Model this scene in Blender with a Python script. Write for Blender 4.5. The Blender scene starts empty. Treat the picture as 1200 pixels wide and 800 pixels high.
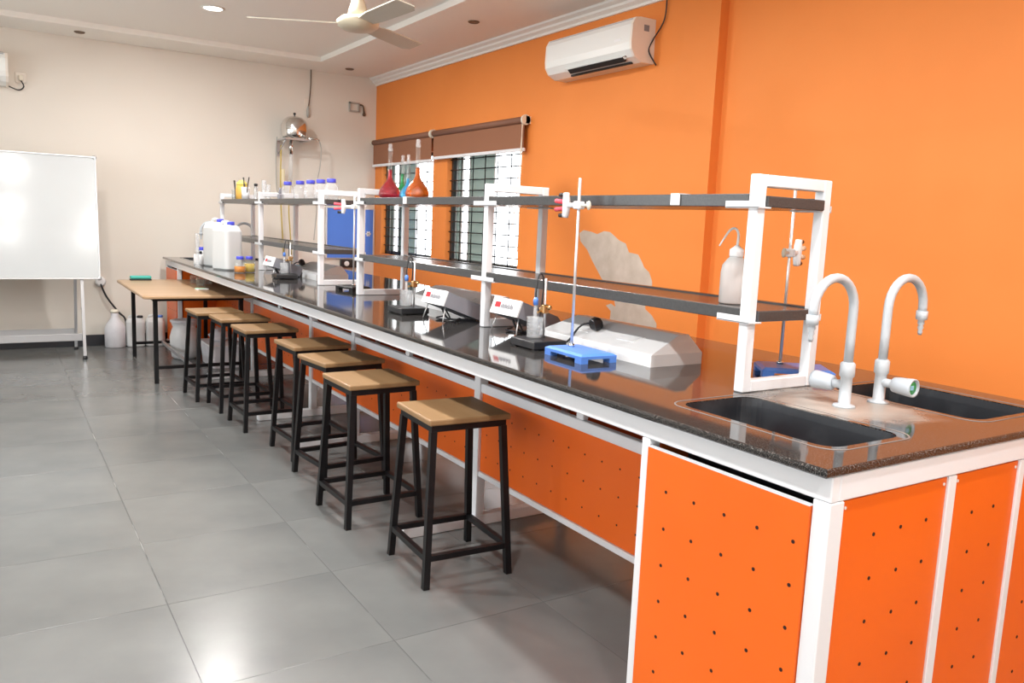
import bpy, bmesh, math, random
from mathutils import Vector, Matrix
random.seed(7)
PI = math.pi
sc = bpy.context.scene
COL = sc.collection

# ------------------------------------------------------------------ camera
def make_camera():
    yaw, pitch, roll, fpx = 0.5696, 0.1437, 0.0423, 952.99
    f = Vector((math.sin(yaw)*math.cos(pitch), math.cos(yaw)*math.cos(pitch), -math.sin(pitch)))
    r = Vector((math.cos(yaw), -math.sin(yaw), 0)); u = r.cross(f)
    c, s = math.cos(roll), math.sin(roll)
    r2 = c*r + s*u; u2 = -s*r + c*u
    cam = bpy.data.cameras.new('camera'); o = bpy.data.objects.new('camera', cam); COL.objects.link(o)
    m = Matrix((r2, u2, -f)).transposed().to_4x4(); m.translation = Vector((-1.4469, -1.0212, 1.3805))
    o.matrix_world = m
    cam.sensor_fit = 'HORIZONTAL'; cam.sensor_width = 36.0; cam.lens = fpx/1200*36.0
    cam.clip_start = 0.05; cam.clip_end = 200
    sc.camera = o
make_camera()

# ------------------------------------------------------------------ world, exposure, daylight
SKY = 6.5
EXPOSURE = -0.08
LAMP_W = 44.0
w = bpy.data.worlds.new('overcast_sky'); sc.world = w; w.use_nodes = True
bg = w.node_tree.nodes['Background']; bg.inputs[0].default_value = (0.93, 0.97, 1.0, 1); bg.inputs[1].default_value = SKY
sc.view_settings.view_transform = 'Standard'; sc.view_settings.look = 'None'
sc.view_settings.gamma = 1; sc.view_settings.use_curve_mapping = False
sc.view_settings.exposure = EXPOSURE
try:
    sc.cycles.max_bounces = 10; sc.cycles.diffuse_bounces = 5; sc.cycles.glossy_bounces = 5
    sc.cycles.transparent_max_bounces = 16; sc.cycles.caustics_reflective = False; sc.cycles.caustics_refractive = False
    sc.cycles.sample_clamp_indirect = 8
except Exception: pass

# room constants (metres; x to the orange wall, y along the bench, z up)
XW, XN, YF, XL, YB = 2.338, 2.41, 7.99, -3.9, -3.6     # orange wall, its near recess, far wall, left wall, back wall
ZS, ZC = 2.95, 3.0                                      # ceiling border, ceiling tray
for i, (y0, y1) in enumerate([(-2.6, -0.4), (1.0, 3.2), (4.4, 6.6)]):     # sky portals in the left wall's windows
    l = bpy.data.lights.new('window_portal', 'AREA'); l.shape = 'RECTANGLE'; l.size = y1-y0; l.size_y = 1.3
    l.cycles.is_portal = True
    o = bpy.data.objects.new('window_portal', l); COL.objects.link(o)
    o.location = (XL-0.05, (y0+y1)/2, 1.65); o.rotation_euler = (PI/2, 0, -PI/2)

# ------------------------------------------------------------------ materials
def mat(name, col, rough=0.5, metal=0.0, spec=0.5, trans=0.0, ior=1.45, emit=None, estr=0.0, coat=0.0, alpha=1.0):
    m = bpy.data.materials.new(name); m.use_nodes = True
    b = m.node_tree.nodes['Principled BSDF']
    b.inputs['Base Color'].default_value = (*col, 1); b.inputs['Roughness'].default_value = rough
    b.inputs['Metallic'].default_value = metal; b.inputs['Specular IOR Level'].default_value = spec
    b.inputs['Transmission Weight'].default_value = trans; b.inputs['IOR'].default_value = ior
    b.inputs['Coat Weight'].default_value = coat; b.inputs['Alpha'].default_value = alpha
    if emit: b.inputs['Emission Color'].default_value = (*emit, 1); b.inputs['Emission Strength'].default_value = estr
    return m
def nodes(m): return m.node_tree.nodes, m.node_tree.links, m.node_tree.nodes['Principled BSDF']
def noise_col(m, c1, c2, scale=4.0, detail=4.0, lo=0.35, hi=0.65, bump=0.0, coord='Object', stretch=(1, 1, 1), rough=None):
    n, l, b = nodes(m)
    tc = n.new('ShaderNodeTexCoord'); mp = n.new('ShaderNodeMapping'); mp.inputs['Scale'].default_value = stretch
    nz = n.new('ShaderNodeTexNoise'); nz.inputs['Scale'].default_value = scale; nz.inputs['Detail'].default_value = detail
    cr = n.new('ShaderNodeValToRGB'); cr.color_ramp.elements[0].position = lo; cr.color_ramp.elements[1].position = hi
    cr.color_ramp.elements[0].color = (*c1, 1); cr.color_ramp.elements[1].color = (*c2, 1)
    l.new(tc.outputs[coord], mp.inputs[0]); l.new(mp.outputs[0], nz.inputs[0]); l.new(nz.outputs[0], cr.inputs[0]); l.new(cr.outputs[0], b.inputs['Base Color'])
    if bump:
        bp = n.new('ShaderNodeBump'); bp.inputs['Strength'].default_value = bump; bp.inputs['Distance'].default_value = 0.01
        l.new(nz.outputs[0], bp.inputs['Height']); l.new(bp.outputs[0], b.inputs['Normal'])
    if rough:
        mr = n.new('ShaderNodeMapRange'); mr.inputs[3].default_value = rough[0]; mr.inputs[4].default_value = rough[1]
        l.new(nz.outputs[0], mr.inputs[0]); l.new(mr.outputs[0], b.inputs['Roughness'])
    return m
def thin_glass(name, tint=(0.93, 0.97, 0.96), diff=0.05, rough=0.02, dcol=(0.9, 0.95, 0.95)):
    m = bpy.data.materials.new(name); m.use_nodes = True; n = m.node_tree.nodes; l = m.node_tree.links; n.clear()
    out = n.new('ShaderNodeOutputMaterial'); tr = n.new('ShaderNodeBsdfTransparent'); tr.inputs[0].default_value = (*tint, 1)
    gl = n.new('ShaderNodeBsdfGlossy'); gl.inputs['Roughness'].default_value = rough
    df = n.new('ShaderNodeBsdfDiffuse'); df.inputs[0].default_value = (*dcol, 1)
    fr = n.new('ShaderNodeFresnel'); ge = n.new('ShaderNodeNewGeometry'); mr = n.new('ShaderNodeMapRange'); mr.inputs[3].default_value = 1.45; mr.inputs[4].default_value = 1/1.45
    l.new(ge.outputs['Backfacing'], mr.inputs[0]); l.new(mr.outputs[0], fr.inputs[0])
    m1 = n.new('ShaderNodeMixShader'); m1.inputs[0].default_value = diff
    m2 = n.new('ShaderNodeMixShader')
    l.new(tr.outputs[0], m1.inputs[1]); l.new(df.outputs[0], m1.inputs[2]); l.new(fr.outputs[0], m2.inputs[0])
    l.new(m1.outputs[0], m2.inputs[1]); l.new(gl.outputs[0], m2.inputs[2]); l.new(m2.outputs[0], out.inputs[0])
    return m

M = {}
M['orange_wall'] = noise_col(mat('orange_paint', (0.8, 0.25, 0.05), 0.55, spec=0.3), (0.78, 0.245, 0.052), (0.83, 0.272, 0.062), 1.2, 3, 0.3, 0.7)
M['white_wall'] = noise_col(mat('cream_paint', (0.8, 0.75, 0.67), 0.6, spec=0.3), (0.74, 0.695, 0.625), (0.79, 0.745, 0.675), 0.9, 3, 0.3, 0.7)
M['ceiling'] = mat('ceiling_paint', (0.92, 0.90, 0.85), 0.7, spec=0.2)
M['cornice'] = mat('cornice_paint', (0.85, 0.84, 0.80), 0.55)
M['white_metal'] = mat('white_powder_coat', (0.80, 0.82, 0.85), 0.35)
M['black_metal'] = mat('black_enamel', (0.007, 0.007, 0.008), 0.42, spec=0.35)
M['panel'] = noise_col(mat('orange_laminate', (0.86, 0.145, 0.008), 0.38), (0.82, 0.132, 0.007), (0.87, 0.150, 0.009), 2.0, 2, 0.3, 0.7)
M['hole'] = mat('dark_hole', (0.03, 0.006, 0.004), 0.8)
M['patch'] = noise_col(mat('grey_plaster', (0.5, 0.43, 0.36), 0.85), (0.47, 0.40, 0.33), (0.58, 0.51, 0.44), 9, 5, 0.3, 0.7, bump=0.3)
M['baseboard'] = mat('dark_skirting_stone', (0.035, 0.037, 0.045), 0.25)
M['steel'] = mat('polished_steel', (0.72, 0.71, 0.69), 0.16, metal=1.0)
M['bright_rod'] = mat('bright_rod', (0.82, 0.82, 0.83), 0.3, metal=0.65)
M['grey_metal'] = mat('grey_aluminium', (0.55, 0.56, 0.58), 0.35, metal=0.7)
M['shelf'] = noise_col(mat('dark_shelf_stone', (0.06, 0.06, 0.062), 0.25), (0.052, 0.053, 0.055), (0.066, 0.067, 0.068), 160, 2, 0.3, 0.7)
M['sink'] = noise_col(mat('black_sink_composite', (0.02, 0.022, 0.026), 0.4), (0.014, 0.016, 0.02), (0.05, 0.055, 0.062), 7, 5, 0.45, 0.8)
M['tap'] = mat('tap_pale_grey_coating', (0.52, 0.565, 0.605), 0.3)
M['knob'] = mat('grey_knob_plastic', (0.50, 0.55, 0.60), 0.4)
M['green'] = mat('green_disc', (0.06, 0.42, 0.12), 0.4)
M['pale_blue'] = mat('pale_blue_disc', (0.30, 0.62, 0.80), 0.4)
M['blue_base'] = mat('blue_enamel', (0.10, 0.25, 0.72), 0.35)
M['black_plastic'] = mat('black_plastic', (0.018, 0.018, 0.02), 0.4)
M['white_plastic'] = mat('white_plastic', (0.84, 0.85, 0.86), 0.3)
M['cream_plastic'] = mat('cream_plastic', (0.78, 0.74, 0.62), 0.4)
M['grey_case'] = mat('grey_instrument_case', (0.24, 0.24, 0.27), 0.45)
M['red'] = mat('red_print', (0.45, 0.02, 0.03), 0.5)
M['rubber_red'] = mat('red_rubber', (0.85, 0.09, 0.13), 0.5)
M['grey_print'] = mat('grey_print', (0.25, 0.25, 0.27), 0.6)
M['translucent'] = mat('milky_polythene', (0.86, 0.85, 0.84), 0.35, trans=0.35)
M['milky_can'] = mat('milky_can', (0.68, 0.70, 0.70), 0.4)
M['blue_cap'] = mat('blue_cap', (0.07, 0.08, 0.62), 0.4)
M['wood'] = noise_col(mat('plywood', (0.45, 0.27, 0.12), 0.42), (0.235, 0.135, 0.06), (0.305, 0.185, 0.088), 14, 4, 0.3, 0.7, stretch=(1, 0.12, 1))
M['table_wood'] = noise_col(mat('table_ply', (0.55, 0.33, 0.15), 0.3), (0.41, 0.255, 0.14), (0.49, 0.325, 0.19), 9, 4, 0.3, 0.7, stretch=(0.12, 1, 1))
M['edge_wood'] = mat('table_edge', (0.36, 0.15, 0.05), 0.4)
M['board'] = mat('whiteboard_enamel', (0.56, 0.59, 0.60), 0.12)
M['alu'] = mat('aluminium_trim', (0.7, 0.71, 0.72), 0.4, metal=0.6)
M['blind'] = mat('brown_blind_fabric', (0.30, 0.13, 0.07), 0.8)
M['blind_tube'] = mat('brown_blind_tube', (0.22, 0.10, 0.06), 0.6)
M['black_frame'] = mat('dark_window_frame', (0.03, 0.035, 0.035), 0.4)
M['pane'] = thin_glass('frosted_pane', (0.24, 0.275, 0.255), 0.3, 0.08, (0.42, 0.50, 0.47))
M['clear'] = thin_glass('clear_glass', (0.97, 0.985, 0.98), 0.06, 0.02)
M['clear_plastic'] = thin_glass('clear_plastic', (0.95, 0.96, 0.965), 0.22, 0.1, (0.95, 0.96, 0.97))
M['fan'] = mat('fan_cream', (0.62, 0.56, 0.42), 0.4)
M['fan_blade'] = mat('fan_blade_cream', (0.55, 0.52, 0.43), 0.45)
M['brown'] = mat('brown_rod', (0.12, 0.08, 0.05), 0.5)
M['board_blue'] = mat('blue_felt', (0.10, 0.24, 0.78), 0.7)
M['cable'] = mat('black_cable', (0.02, 0.02, 0.022), 0.5)
M['grey_tube'] = mat('grey_tube', (0.42, 0.41, 0.38), 0.4)
M['yellow_tube'] = mat('yellow_tube', (0.55, 0.42, 0.10), 0.4)
M['ivory_tube'] = mat('ivory_tube', (0.80, 0.72, 0.50), 0.4)
M['teal'] = mat('teal_plastic', (0.06, 0.42, 0.36), 0.5)
M['felt'] = mat('dark_felt', (0.03, 0.04, 0.04), 0.9)
M['mint'] = mat('mint_paper', (0.35, 0.85, 0.55), 0.6)
M['ac'] = mat('ac_white', (0.84, 0.86, 0.84), 0.22)
M['ac_side'] = mat('ac_cream', (0.82, 0.76, 0.68), 0.35)
M['dark_slot'] = mat('dark_slot', (0.015, 0.017, 0.018), 0.6)
M['lamp'] = mat('lamp_diffuser', (1, 1, 1), 0.5, emit=(1, 0.97, 0.90), estr=25)
M['brown_spot'] = mat('brown_spot_lens', (0.16, 0.10, 0.06), 0.4)
M['brown_cup'] = mat('amber_plastic', (0.80, 0.47, 0.10), 0.35)
M['yellow_plastic'] = mat('yellow_plastic', (0.80, 0.72, 0.18), 0.4)
M['brush_handle'] = mat('dark_handle', (0.06, 0.05, 0.045), 0.5)
M['sack'] = noise_col(mat('white_sack', (0.72, 0.72, 0.76), 0.7), (0.64, 0.64, 0.68), (0.80, 0.80, 0.83), 8, 4, 0.3, 0.7, bump=0.5)
M['brass'] = mat('brass', (0.6, 0.38, 0.18), 0.3, metal=1.0)
M['stain_line'] = mat('sealant', (0.20, 0.17, 0.155), 0.5)
M['grout'] = noise_col(mat('grout', (0.22, 0.22, 0.21), 0.7), (0.06, 0.065, 0.065), (0.50, 0.50, 0.48), 2.6, 3, 0.54, 0.68)
M['outside'] = noise_col(mat('outside_concrete', (0.6, 0.6, 0.56), 0.9), (0.55, 0.57, 0.5), (0.66, 0.66, 0.62), 1.5, 3)
def liquid(name, col):
    return mat(name, col, 0.04, trans=0.6, ior=1.33, coat=1.0)
M['liq_red'] = liquid('red_solution', (0.50, 0.0, 0.02)); M['liq_orange'] = liquid('orange_solution', (0.62, 0.11, 0.0))
M['liq_green'] = liquid('green_solution', (0.01, 0.35, 0.10)); M['liq_blue'] = liquid('blue_solution', (0.05, 0.38, 0.70))
M['liq_amber'] = mat('amber_liquid', (0.80, 0.26, 0.01), 0.1, trans=0.2); M['liq_yellow'] = mat('yellow_liquid', (0.72, 0.50, 0.08), 0.1, trans=0.2)

def granite():
    m = mat('black_granite', (0.02, 0.02, 0.02), 0.06, spec=0.6)
    n, l, b = nodes(m)
    tc = n.new('ShaderNodeTexCoord')
    v = n.new('ShaderNodeTexNoise'); v.inputs['Scale'].default_value = 330; v.inputs['Detail'].default_value = 2
    cr = n.new('ShaderNodeValToRGB'); cr.color_ramp.elements[0].position = 0.52; cr.color_ramp.elements[1].position = 0.70
    cr.color_ramp.elements[0].color = (0.014, 0.013, 0.013, 1); cr.color_ramp.elements[1].color = (0.17, 0.16, 0.15, 1)
    l.new(tc.outputs['Object'], v.inputs[0]); l.new(v.outputs[0], cr.inputs[0])
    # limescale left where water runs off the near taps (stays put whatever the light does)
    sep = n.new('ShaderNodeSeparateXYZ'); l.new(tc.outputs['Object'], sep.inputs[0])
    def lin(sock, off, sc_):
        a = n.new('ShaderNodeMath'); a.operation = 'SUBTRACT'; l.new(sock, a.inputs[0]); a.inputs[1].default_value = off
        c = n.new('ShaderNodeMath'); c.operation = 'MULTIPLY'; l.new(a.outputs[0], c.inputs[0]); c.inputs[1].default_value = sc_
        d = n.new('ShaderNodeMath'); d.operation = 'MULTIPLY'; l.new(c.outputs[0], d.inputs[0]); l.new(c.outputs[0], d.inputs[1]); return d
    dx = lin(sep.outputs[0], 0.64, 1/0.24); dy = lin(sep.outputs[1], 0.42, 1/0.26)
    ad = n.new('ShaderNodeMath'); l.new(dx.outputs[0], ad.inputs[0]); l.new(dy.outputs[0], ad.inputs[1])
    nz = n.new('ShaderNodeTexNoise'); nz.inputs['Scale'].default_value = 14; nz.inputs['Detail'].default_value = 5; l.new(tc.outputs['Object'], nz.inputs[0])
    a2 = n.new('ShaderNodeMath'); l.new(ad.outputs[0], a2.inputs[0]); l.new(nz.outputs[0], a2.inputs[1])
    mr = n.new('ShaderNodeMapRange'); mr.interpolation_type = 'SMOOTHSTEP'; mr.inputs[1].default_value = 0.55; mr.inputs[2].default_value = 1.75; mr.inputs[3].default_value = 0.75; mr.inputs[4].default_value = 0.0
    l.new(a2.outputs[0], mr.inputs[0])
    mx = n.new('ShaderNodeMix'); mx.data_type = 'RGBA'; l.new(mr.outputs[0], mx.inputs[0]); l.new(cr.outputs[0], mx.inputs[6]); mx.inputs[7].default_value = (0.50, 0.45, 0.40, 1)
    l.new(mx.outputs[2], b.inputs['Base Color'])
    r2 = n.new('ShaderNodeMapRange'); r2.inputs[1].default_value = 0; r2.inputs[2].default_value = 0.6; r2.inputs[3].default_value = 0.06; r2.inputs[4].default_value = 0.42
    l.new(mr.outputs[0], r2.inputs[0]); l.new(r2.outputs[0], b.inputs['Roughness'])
    return m
M['granite'] = granite()
def floor_mats():
    out = []
    for i in range(3):
        k = (0.97, 1.0, 1.03)[i]
        m = mat('slate_tile_%s' % 'abc'[i], (0.1*k, 0.1*k, 0.1*k), 0.2, spec=0.75)
        noise_col(m, (0.125*k, 0.131*k, 0.131*k), (0.17*k, 0.176*k, 0.172*k), 2.2, 6, 0.3, 0.7, rough=(0.20, 0.30), coord='Object')
        out.append(m)
    return out
TILES = floor_mats()

# ------------------------------------------------------------------ mesh helpers
class B:
    """collects shapes in world or local coordinates and links them as ONE mesh object"""
    def __init__(s, root=None):
        s.bm = bmesh.new(); s.off = Vector((0, 0, 0)); s.smooth = set()
        if root is not None: s.off = -root_of(root).location
    def _tag(s, faces, sm):
        for f in faces: f.smooth = sm
    def box(s, lo, hi, bev=0.0, seg=1, rot=None, about=None):
        lo, hi = Vector(lo), Vector(hi)
        vs = [s.bm.verts.new((x, y, z)) for x in (lo.x, hi.x) for y in (lo.y, hi.y) for z in (lo.z, hi.z)]
        fs = [s.bm.faces.new([vs[i] for i in q]) for q in ((0, 1, 3, 2), (4, 6, 7, 5), (0, 4, 5, 1), (2, 3, 7, 6), (0, 2, 6, 4), (1, 5, 7, 3))]
        es = list({e for f in fs for e in f.edges}); allv = vs
        if bev:
            g = bmesh.ops.bevel(s.bm, geom=es, offset=bev, segments=seg, affect='EDGES', profile=0.5)
            allv = list({v for v in g['verts']} | {v for v in vs if v.is_valid})
        if rot is not None:
            bmesh.ops.transform(s.bm, matrix=rot, verts=allv, space=Matrix.Translation(-Vector(about if about is not None else (lo+hi)/2)))
        return s
    def poly(s, pts):
        f = s.bm.faces.new([s.bm.verts.new(p) for p in pts]); return f
    def loft(s, loops, cap0=True, cap1=True, smooth=False, closed=True):
        rows = [[s.bm.verts.new(p) for p in lp] for lp in loops]; n = len(rows[0]); fs = []
        for a, b in zip(rows, rows[1:]):
            for i in range(n if closed else n-1):
                j = (i+1) % n
                fs.append(s.bm.faces.new((a[i], a[j], b[j], b[i])))
        s._tag(fs, smooth)
        if cap0 and closed: s.bm.faces.new(list(reversed(rows[0])))
        if cap1 and closed: s.bm.faces.new(rows[-1])
        return s
    def lathe(s, prof, c=(0, 0, 0), seg=20, cap0=True, cap1=True, smooth=True, axis=None):
        c = Vector(c); q = Vector((0, 0, 1)).rotation_difference(Vector(axis)) if axis is not None else None
        loops = []
        for r, z in prof:
            lp = []
            for i in range(seg):
                a = 2*PI*i/seg; p = Vector((max(r, 1e-4)*math.cos(a), max(r, 1e-4)*math.sin(a), z))
                if q: p = q @ p
                lp.append(c+p)
            loops.append(lp)
        return s.loft(loops, cap0, cap1, smooth)
    def cyl(s, a, b, r, seg=14, r2=None):
        a, b = Vector(a), Vector(b); d = b-a
        return s.lathe([(r, 0), (r if r2 is None else r2, d.length)], a, seg, axis=d.normalized())
    def tube(s, pts, r, seg=8, square=False, sub=0):
        pts = [Vector(p) for p in pts]
        if sub:
            if isinstance(r, (list, tuple)): r = [r[i]+(r[i+1]-r[i])*k/sub for i in range(len(r)-1) for k in range(sub)]+[r[-1]]
            out = []
            for i in range(len(pts)-1):
                p0 = pts[max(i-1, 0)]; p1 = pts[i]; p2 = pts[i+1]; p3 = pts[min(i+2, len(pts)-1)]
                for k in range(sub):
                    t = k/sub
                    out.append(0.5*((2*p1)+(p2-p0)*t+(2*p0-5*p1+4*p2-p3)*t*t+(3*p1-p0-3*p2+p3)*t**3))
            out.append(pts[-1]); pts = out
        n = len(pts); loops = []
        t0 = (pts[1]-pts[0]).normalized(); up = Vector((0, 0, 1)) if abs(t0.z) < 0.9 else Vector((0, 1, 0))
        x = t0.cross(up).normalized(); y = t0.cross(x); pt = t0
        for i, p in enumerate(pts):
            t = (pts[min(i+1, n-1)]-pts[max(i-1, 0)]).normalized()
            q = pt.rotation_difference(t); x = q @ x; y = q @ y; pt = t
            rr = r[i] if isinstance(r, (list, tuple)) else r
            ph = PI/4 if square else 0; k = 4 if square else seg
            loops.append([p + x*(rr*math.cos(2*PI*j/k+ph)) + y*(rr*math.sin(2*PI*j/k+ph)) for j in range(k)])
        return s.loft(loops, True, True, not square)
    def bar(s, a, b, w): return s.tube([a, b], w/2*math.sqrt(2), square=True)   # square steel tube, w across
    def sphere(s, c, r, seg=14, sz=(1, 1, 1)):
        g = bmesh.ops.create_uvsphere(s.bm, u_segments=seg, v_segments=seg//2+2, radius=r)
        for v in g['verts']: v.co = Vector((v.co.x*sz[0], v.co.y*sz[1], v.co.z*sz[2]))+Vector(c)
        for v in g['verts']:
            for f in v.link_faces: f.smooth = True
        return s
    def prism(s, pts, d):
        pts = [Vector(p) for p in pts]; d = Vector(d)
        return s.loft([pts, [p+d for p in pts]])
    def build(s, name, m, parent=None, label=None, kind=None):
        bmesh.ops.recalc_face_normals(s.bm, faces=s.bm.faces)
        if s.off.length: bmesh.ops.translate(s.bm, verts=s.bm.verts, vec=s.off)
        me = bpy.data.meshes.new(name); s.bm.to_mesh(me); s.bm.free()
        me.materials.append(M[m] if isinstance(m, str) else m)
        o = bpy.data.objects.new(name, me); COL.objects.link(o)
        if parent is not None: o.parent = parent
        if label: o['label'] = label
        if kind: o['kind'] = kind
        return o
def root_of(o):
    while o.parent is not None: o = o.parent
    return o
def thing(name, label, cat, loc=(0, 0, 0), rz=0.0, group=None):
    o = bpy.data.objects.new(name, None); COL.objects.link(o); o.empty_display_size = 0.1
    o.location = loc; o.rotation_euler = (0, 0, rz); o['label'] = label; o['category'] = cat
    if group: o['group'] = group
    return o
def tag(o, label, cat, group=None):
    o['label'] = label; o['category'] = cat
    if group: o['group'] = group
    return o
def dup(root, loc, rz=0.0, label=None, group=None):
    def cp(o, p):
        c = o.copy(); COL.objects.link(c); c.parent = p
        for ch in o.children: cp(ch, c)
        return c
    kids = list(root.children)
    r = root.copy(); COL.objects.link(r); r.location = loc; r.rotation_euler = (0, 0, rz)
    for k in kids: cp(k, r)
    if label: r['label'] = label
    if group: r['group'] = group
    return r
def struct(b, name, m, parent=None): return b.build(name, m, parent, kind='structure' if parent is None else None)
def rrect(cx, cy, hx, hy, r, z, n=5):
    out = []
    for qx, qy, a0 in ((1, 1, 0), (-1, 1, PI/2), (-1, -1, PI), (1, -1, 3*PI/2)):
        for i in range(n+1):
            a = a0+PI/2*i/n
            out.append((cx+qx*(hx-r)+r*math.cos(a), cy+qy*(hy-r)+r*math.sin(a), z))
    return out

# ================================================================== THE ROOM
# floor: a grout bed with stone tiles as parts
b = B(); b.box((XL-0.2, YB-0.2, -0.12), (XN+0.2, YF+0.2, -0.0008)); floor = struct(b, 'floor', 'grout')
TS = 0.6; x0 = 0.22-0.6*7; y0 = 1.29-0.6*8
tile_mesh = {}
ni = int((XN-x0)/TS)+1; nj = int((YF-y0)/TS)+1
for i in range(ni):
    for j in range(nj):
        xa, ya = x0+i*TS, y0+j*TS
        xb, yb = min(xa+TS, XN), min(ya+TS, YF)
        if xb-xa < 0.05 or yb-ya < 0.05: continue
        key = (round(xb-xa, 3), round(yb-ya, 3), random.randrange(3))
        if key not in tile_mesh:
            t = B(); t.box((0.0013, 0.0013, -0.006), (key[0]-0.0013, key[1]-0.0013, 0), bev=0.0004)
            o = t.build('floor_tile', TILES[key[2]], floor); tile_mesh[key] = o.data
        else:
            o = bpy.data.objects.new('floor_tile', tile_mesh[key]); COL.objects.link(o); o.parent = floor
        o.location = (xa, ya, 0)
def wall_with_openings(name, m, axis, p0, p1, a0, a1, z0, z1, openings):
    """axis 'x': slab between x=p0..p1 running along y=a0..a1"""
    b = B(); cuts = sorted(openings); cur = a0
    def bx(u0, u1, w0, w1):
        if u1-u0 < 1e-4 or w1-w0 < 1e-4: return
        if axis == 'x': b.box((p0, u0, w0), (p1, u1, w1))
        else: b.box((u0, p0, w0), (u1, p1, w1))
    for (u0, u1, w0, w1) in cuts:
        bx(cur, u0, z0, z1); bx(u0, u1, z0, w0); bx(u0, u1, w1, z1); cur = u1
    bx(cur, a1, z0, z1)
    return struct(b, name, m)
WIN = [(4.86, 6.20, 0.98, 2.07), (6.50, 7.79, 0.98, 2.07)]
wr = wall_with_openings('wall_right', 'orange_wall', 'x', XW, XW+0.12, 2.70, YF, 0, 3.1, WIN)
b = B(); b.box((XN, YB, 0), (XN+0.12, 2.70, 3.1)); b.build('recessed_wall', 'orange_wall', wr)
wf = B(); wf.box((XL-0.2, YF, 0), (XW+0.12, YF+0.2, 3.1)); wall_far = struct(wf, 'wall_far', 'white_wall')
LW = [(-2.6, -0.4, 1.0, 2.3), (1.0, 3.2, 1.0, 2.3), (4.4, 6.6, 1.0, 2.3)]
wall_with_openings('wall_left', 'white_wall', 'x', XL-0.2, XL, YB, YF, 0, 3.1, LW)
b = B(); b.box((XL-0.2, YB-0.2, 0), (XN+0.2, YB, 3.1)); struct(b, 'wall_back', 'white_wall')
b = B(); b.box((XL, YB, ZC), (1.49, 7.45, ZC+0.1)); ceil = struct(b, 'ceiling', 'ceiling')
b = B(); b.box((1.49, YB, ZS), (XN, YF, ZC+0.1)); b.box((XL, 7.45, ZS), (1.49, YF, ZC+0.1)); b.build('ceiling_border', 'ceiling', ceil)
# cornice along the orange wall
def cornice(x, ya, yb):
    p = [(0, 2.87), (0.018, 2.87), (0.022, 2.888), (0.05, 2.905), (0.055, 2.92), (0.085, 2.935), (0.09, 2.95), (0, 2.95)]
    b = B(); b.prism([(x-d, ya, z) for d, z in p], (0, yb-ya, 0)); return b
struct(cornice(XW, 2.70, YF), 'trim_1', 'cornice'); struct(cornice(XN, YB, 2.70), 'trim_2', 'cornice')
b = B(); b.box((XL, YF-0.014, 0.0), (XW, YF, 0.11), bev=0.003); struct(b, 'baseboard_far', 'baseboard')
b = B(); b.box((XW-0.014, 2.70, 0.0), (XW, YF-0.014, 0.11), bev=0.003); struct(b, 'baseboard_right', 'baseboard')
# outside ground (seen only through the windows)
b = B(); b.box((XW+0.3, 1, -0.3), (XW+12, 16, -0.1)); struct(b, 'ground', 'outside')
# windows in the orange wall: dark frame, two frosted sashes and an open third, black grille
for wi, (ya, yb, za, zb) in enumerate(WIN):
    b = B(); X = XW+0.055; t = 0.035
    for lo, hi in (((X, ya, za), (X+0.06, ya+t, zb)), ((X, yb-t, za), (X+0.06, yb, zb)), ((X, ya, za), (X+0.06, yb, za+t)), ((X, ya, zb-t), (X+0.06, yb, zb))):
        b.box(lo, hi)
    win = struct(b, 'window_%d' % (wi+1), 'black_frame')
    L = yb-ya
    for s0, s1, k in ((0.40, 0.76, 0.0), (0.87, 0.975, 0.02)):
        pa, pb = ya+L*s0, ya+L*s1
        b = B(); b.box((X+0.02+k, pa, za+t), (X+0.026+k, pb, zb-t)); p = b.build('pane', 'pane', win)
        b = B()
        for yy in (pa, pb-0.018): b.box((X+0.015+k, yy, za+t), (X+0.034+k, yy+0.018, zb-t))
        b.build('sash_stile', 'alu', win)
    gx = XW+0.042
    for k in range(1, 6):
        y = ya+L*k/6; b = B(); b.cyl((gx, y, za), (gx, y, zb), 0.006, 6); b.build('grille_bar', 'black_metal', win)
    for k in range(1, 11):
        z = za+(zb-za)*k/11; b = B(); b.cyl((gx, ya, z), (gx, yb, z), 0.006, 6); b.build('grille_bar', 'black_metal', win)
    b = B(); b.box((XW-0.02, ya-0.03, za-0.025), (XW+0.055, yb+0.03, za)); b.build('window_sill', 'orange_wall', win)
for wi, (ya, yb, za, zb) in enumerate(LW):
    b = B(); X = XL-0.12; t = 0.05
    for lo, hi in (((X, ya, za), (X+0.06, ya+t, zb)), ((X, yb-t, za), (X+0.06, yb, zb)), ((X, ya, za), (X+0.06, yb, za+t)), ((X, ya, zb-t), (X+0.06, yb, zb)), ((X, (ya+yb)/2-t/2, za), (X+0.06, (ya+yb)/2+t/2, zb))):
        b.box(lo, hi)
    struct(b, 'window_%d' % (wi+3), 'white_metal')
# bare plaster patch on the orange wall
CAM = Vector((-1.4469, -1.0212, 1.3805))
patch = [(4.0,1.33),(3.95,1.355),(3.85,1.345),(3.78,1.33),(3.70,1.355),(3.63,1.35),(3.525,1.295),(3.45,1.275),(3.41,1.215),(3.31,1.205),(3.265,1.155),(3.24,1.12),(3.185,1.09),(3.15,1.03),(3.145,0.975),(3.17,0.925),(3.205,0.88),(3.20,0.835),(3.13,0.80),(3.08,0.75),(3.07,0.66),(3.58,0.66),(3.57,0.78),(3.60,0.80),(3.63,0.815),(3.575,0.835),(3.52,0.815),(3.54,0.87),(3.60,0.94),(3.70,1.01),(3.77,1.08),(3.83,1.14),(3.89,1.21),(3.98,1.27)]
b = B(); b.prism([(XW-0.0015, y, z) for y, z in patch], (0.004, 0, 0)); b.build('bare_plaster_patch', 'patch', wr, label='grey bare plaster showing through the orange paint')

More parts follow.
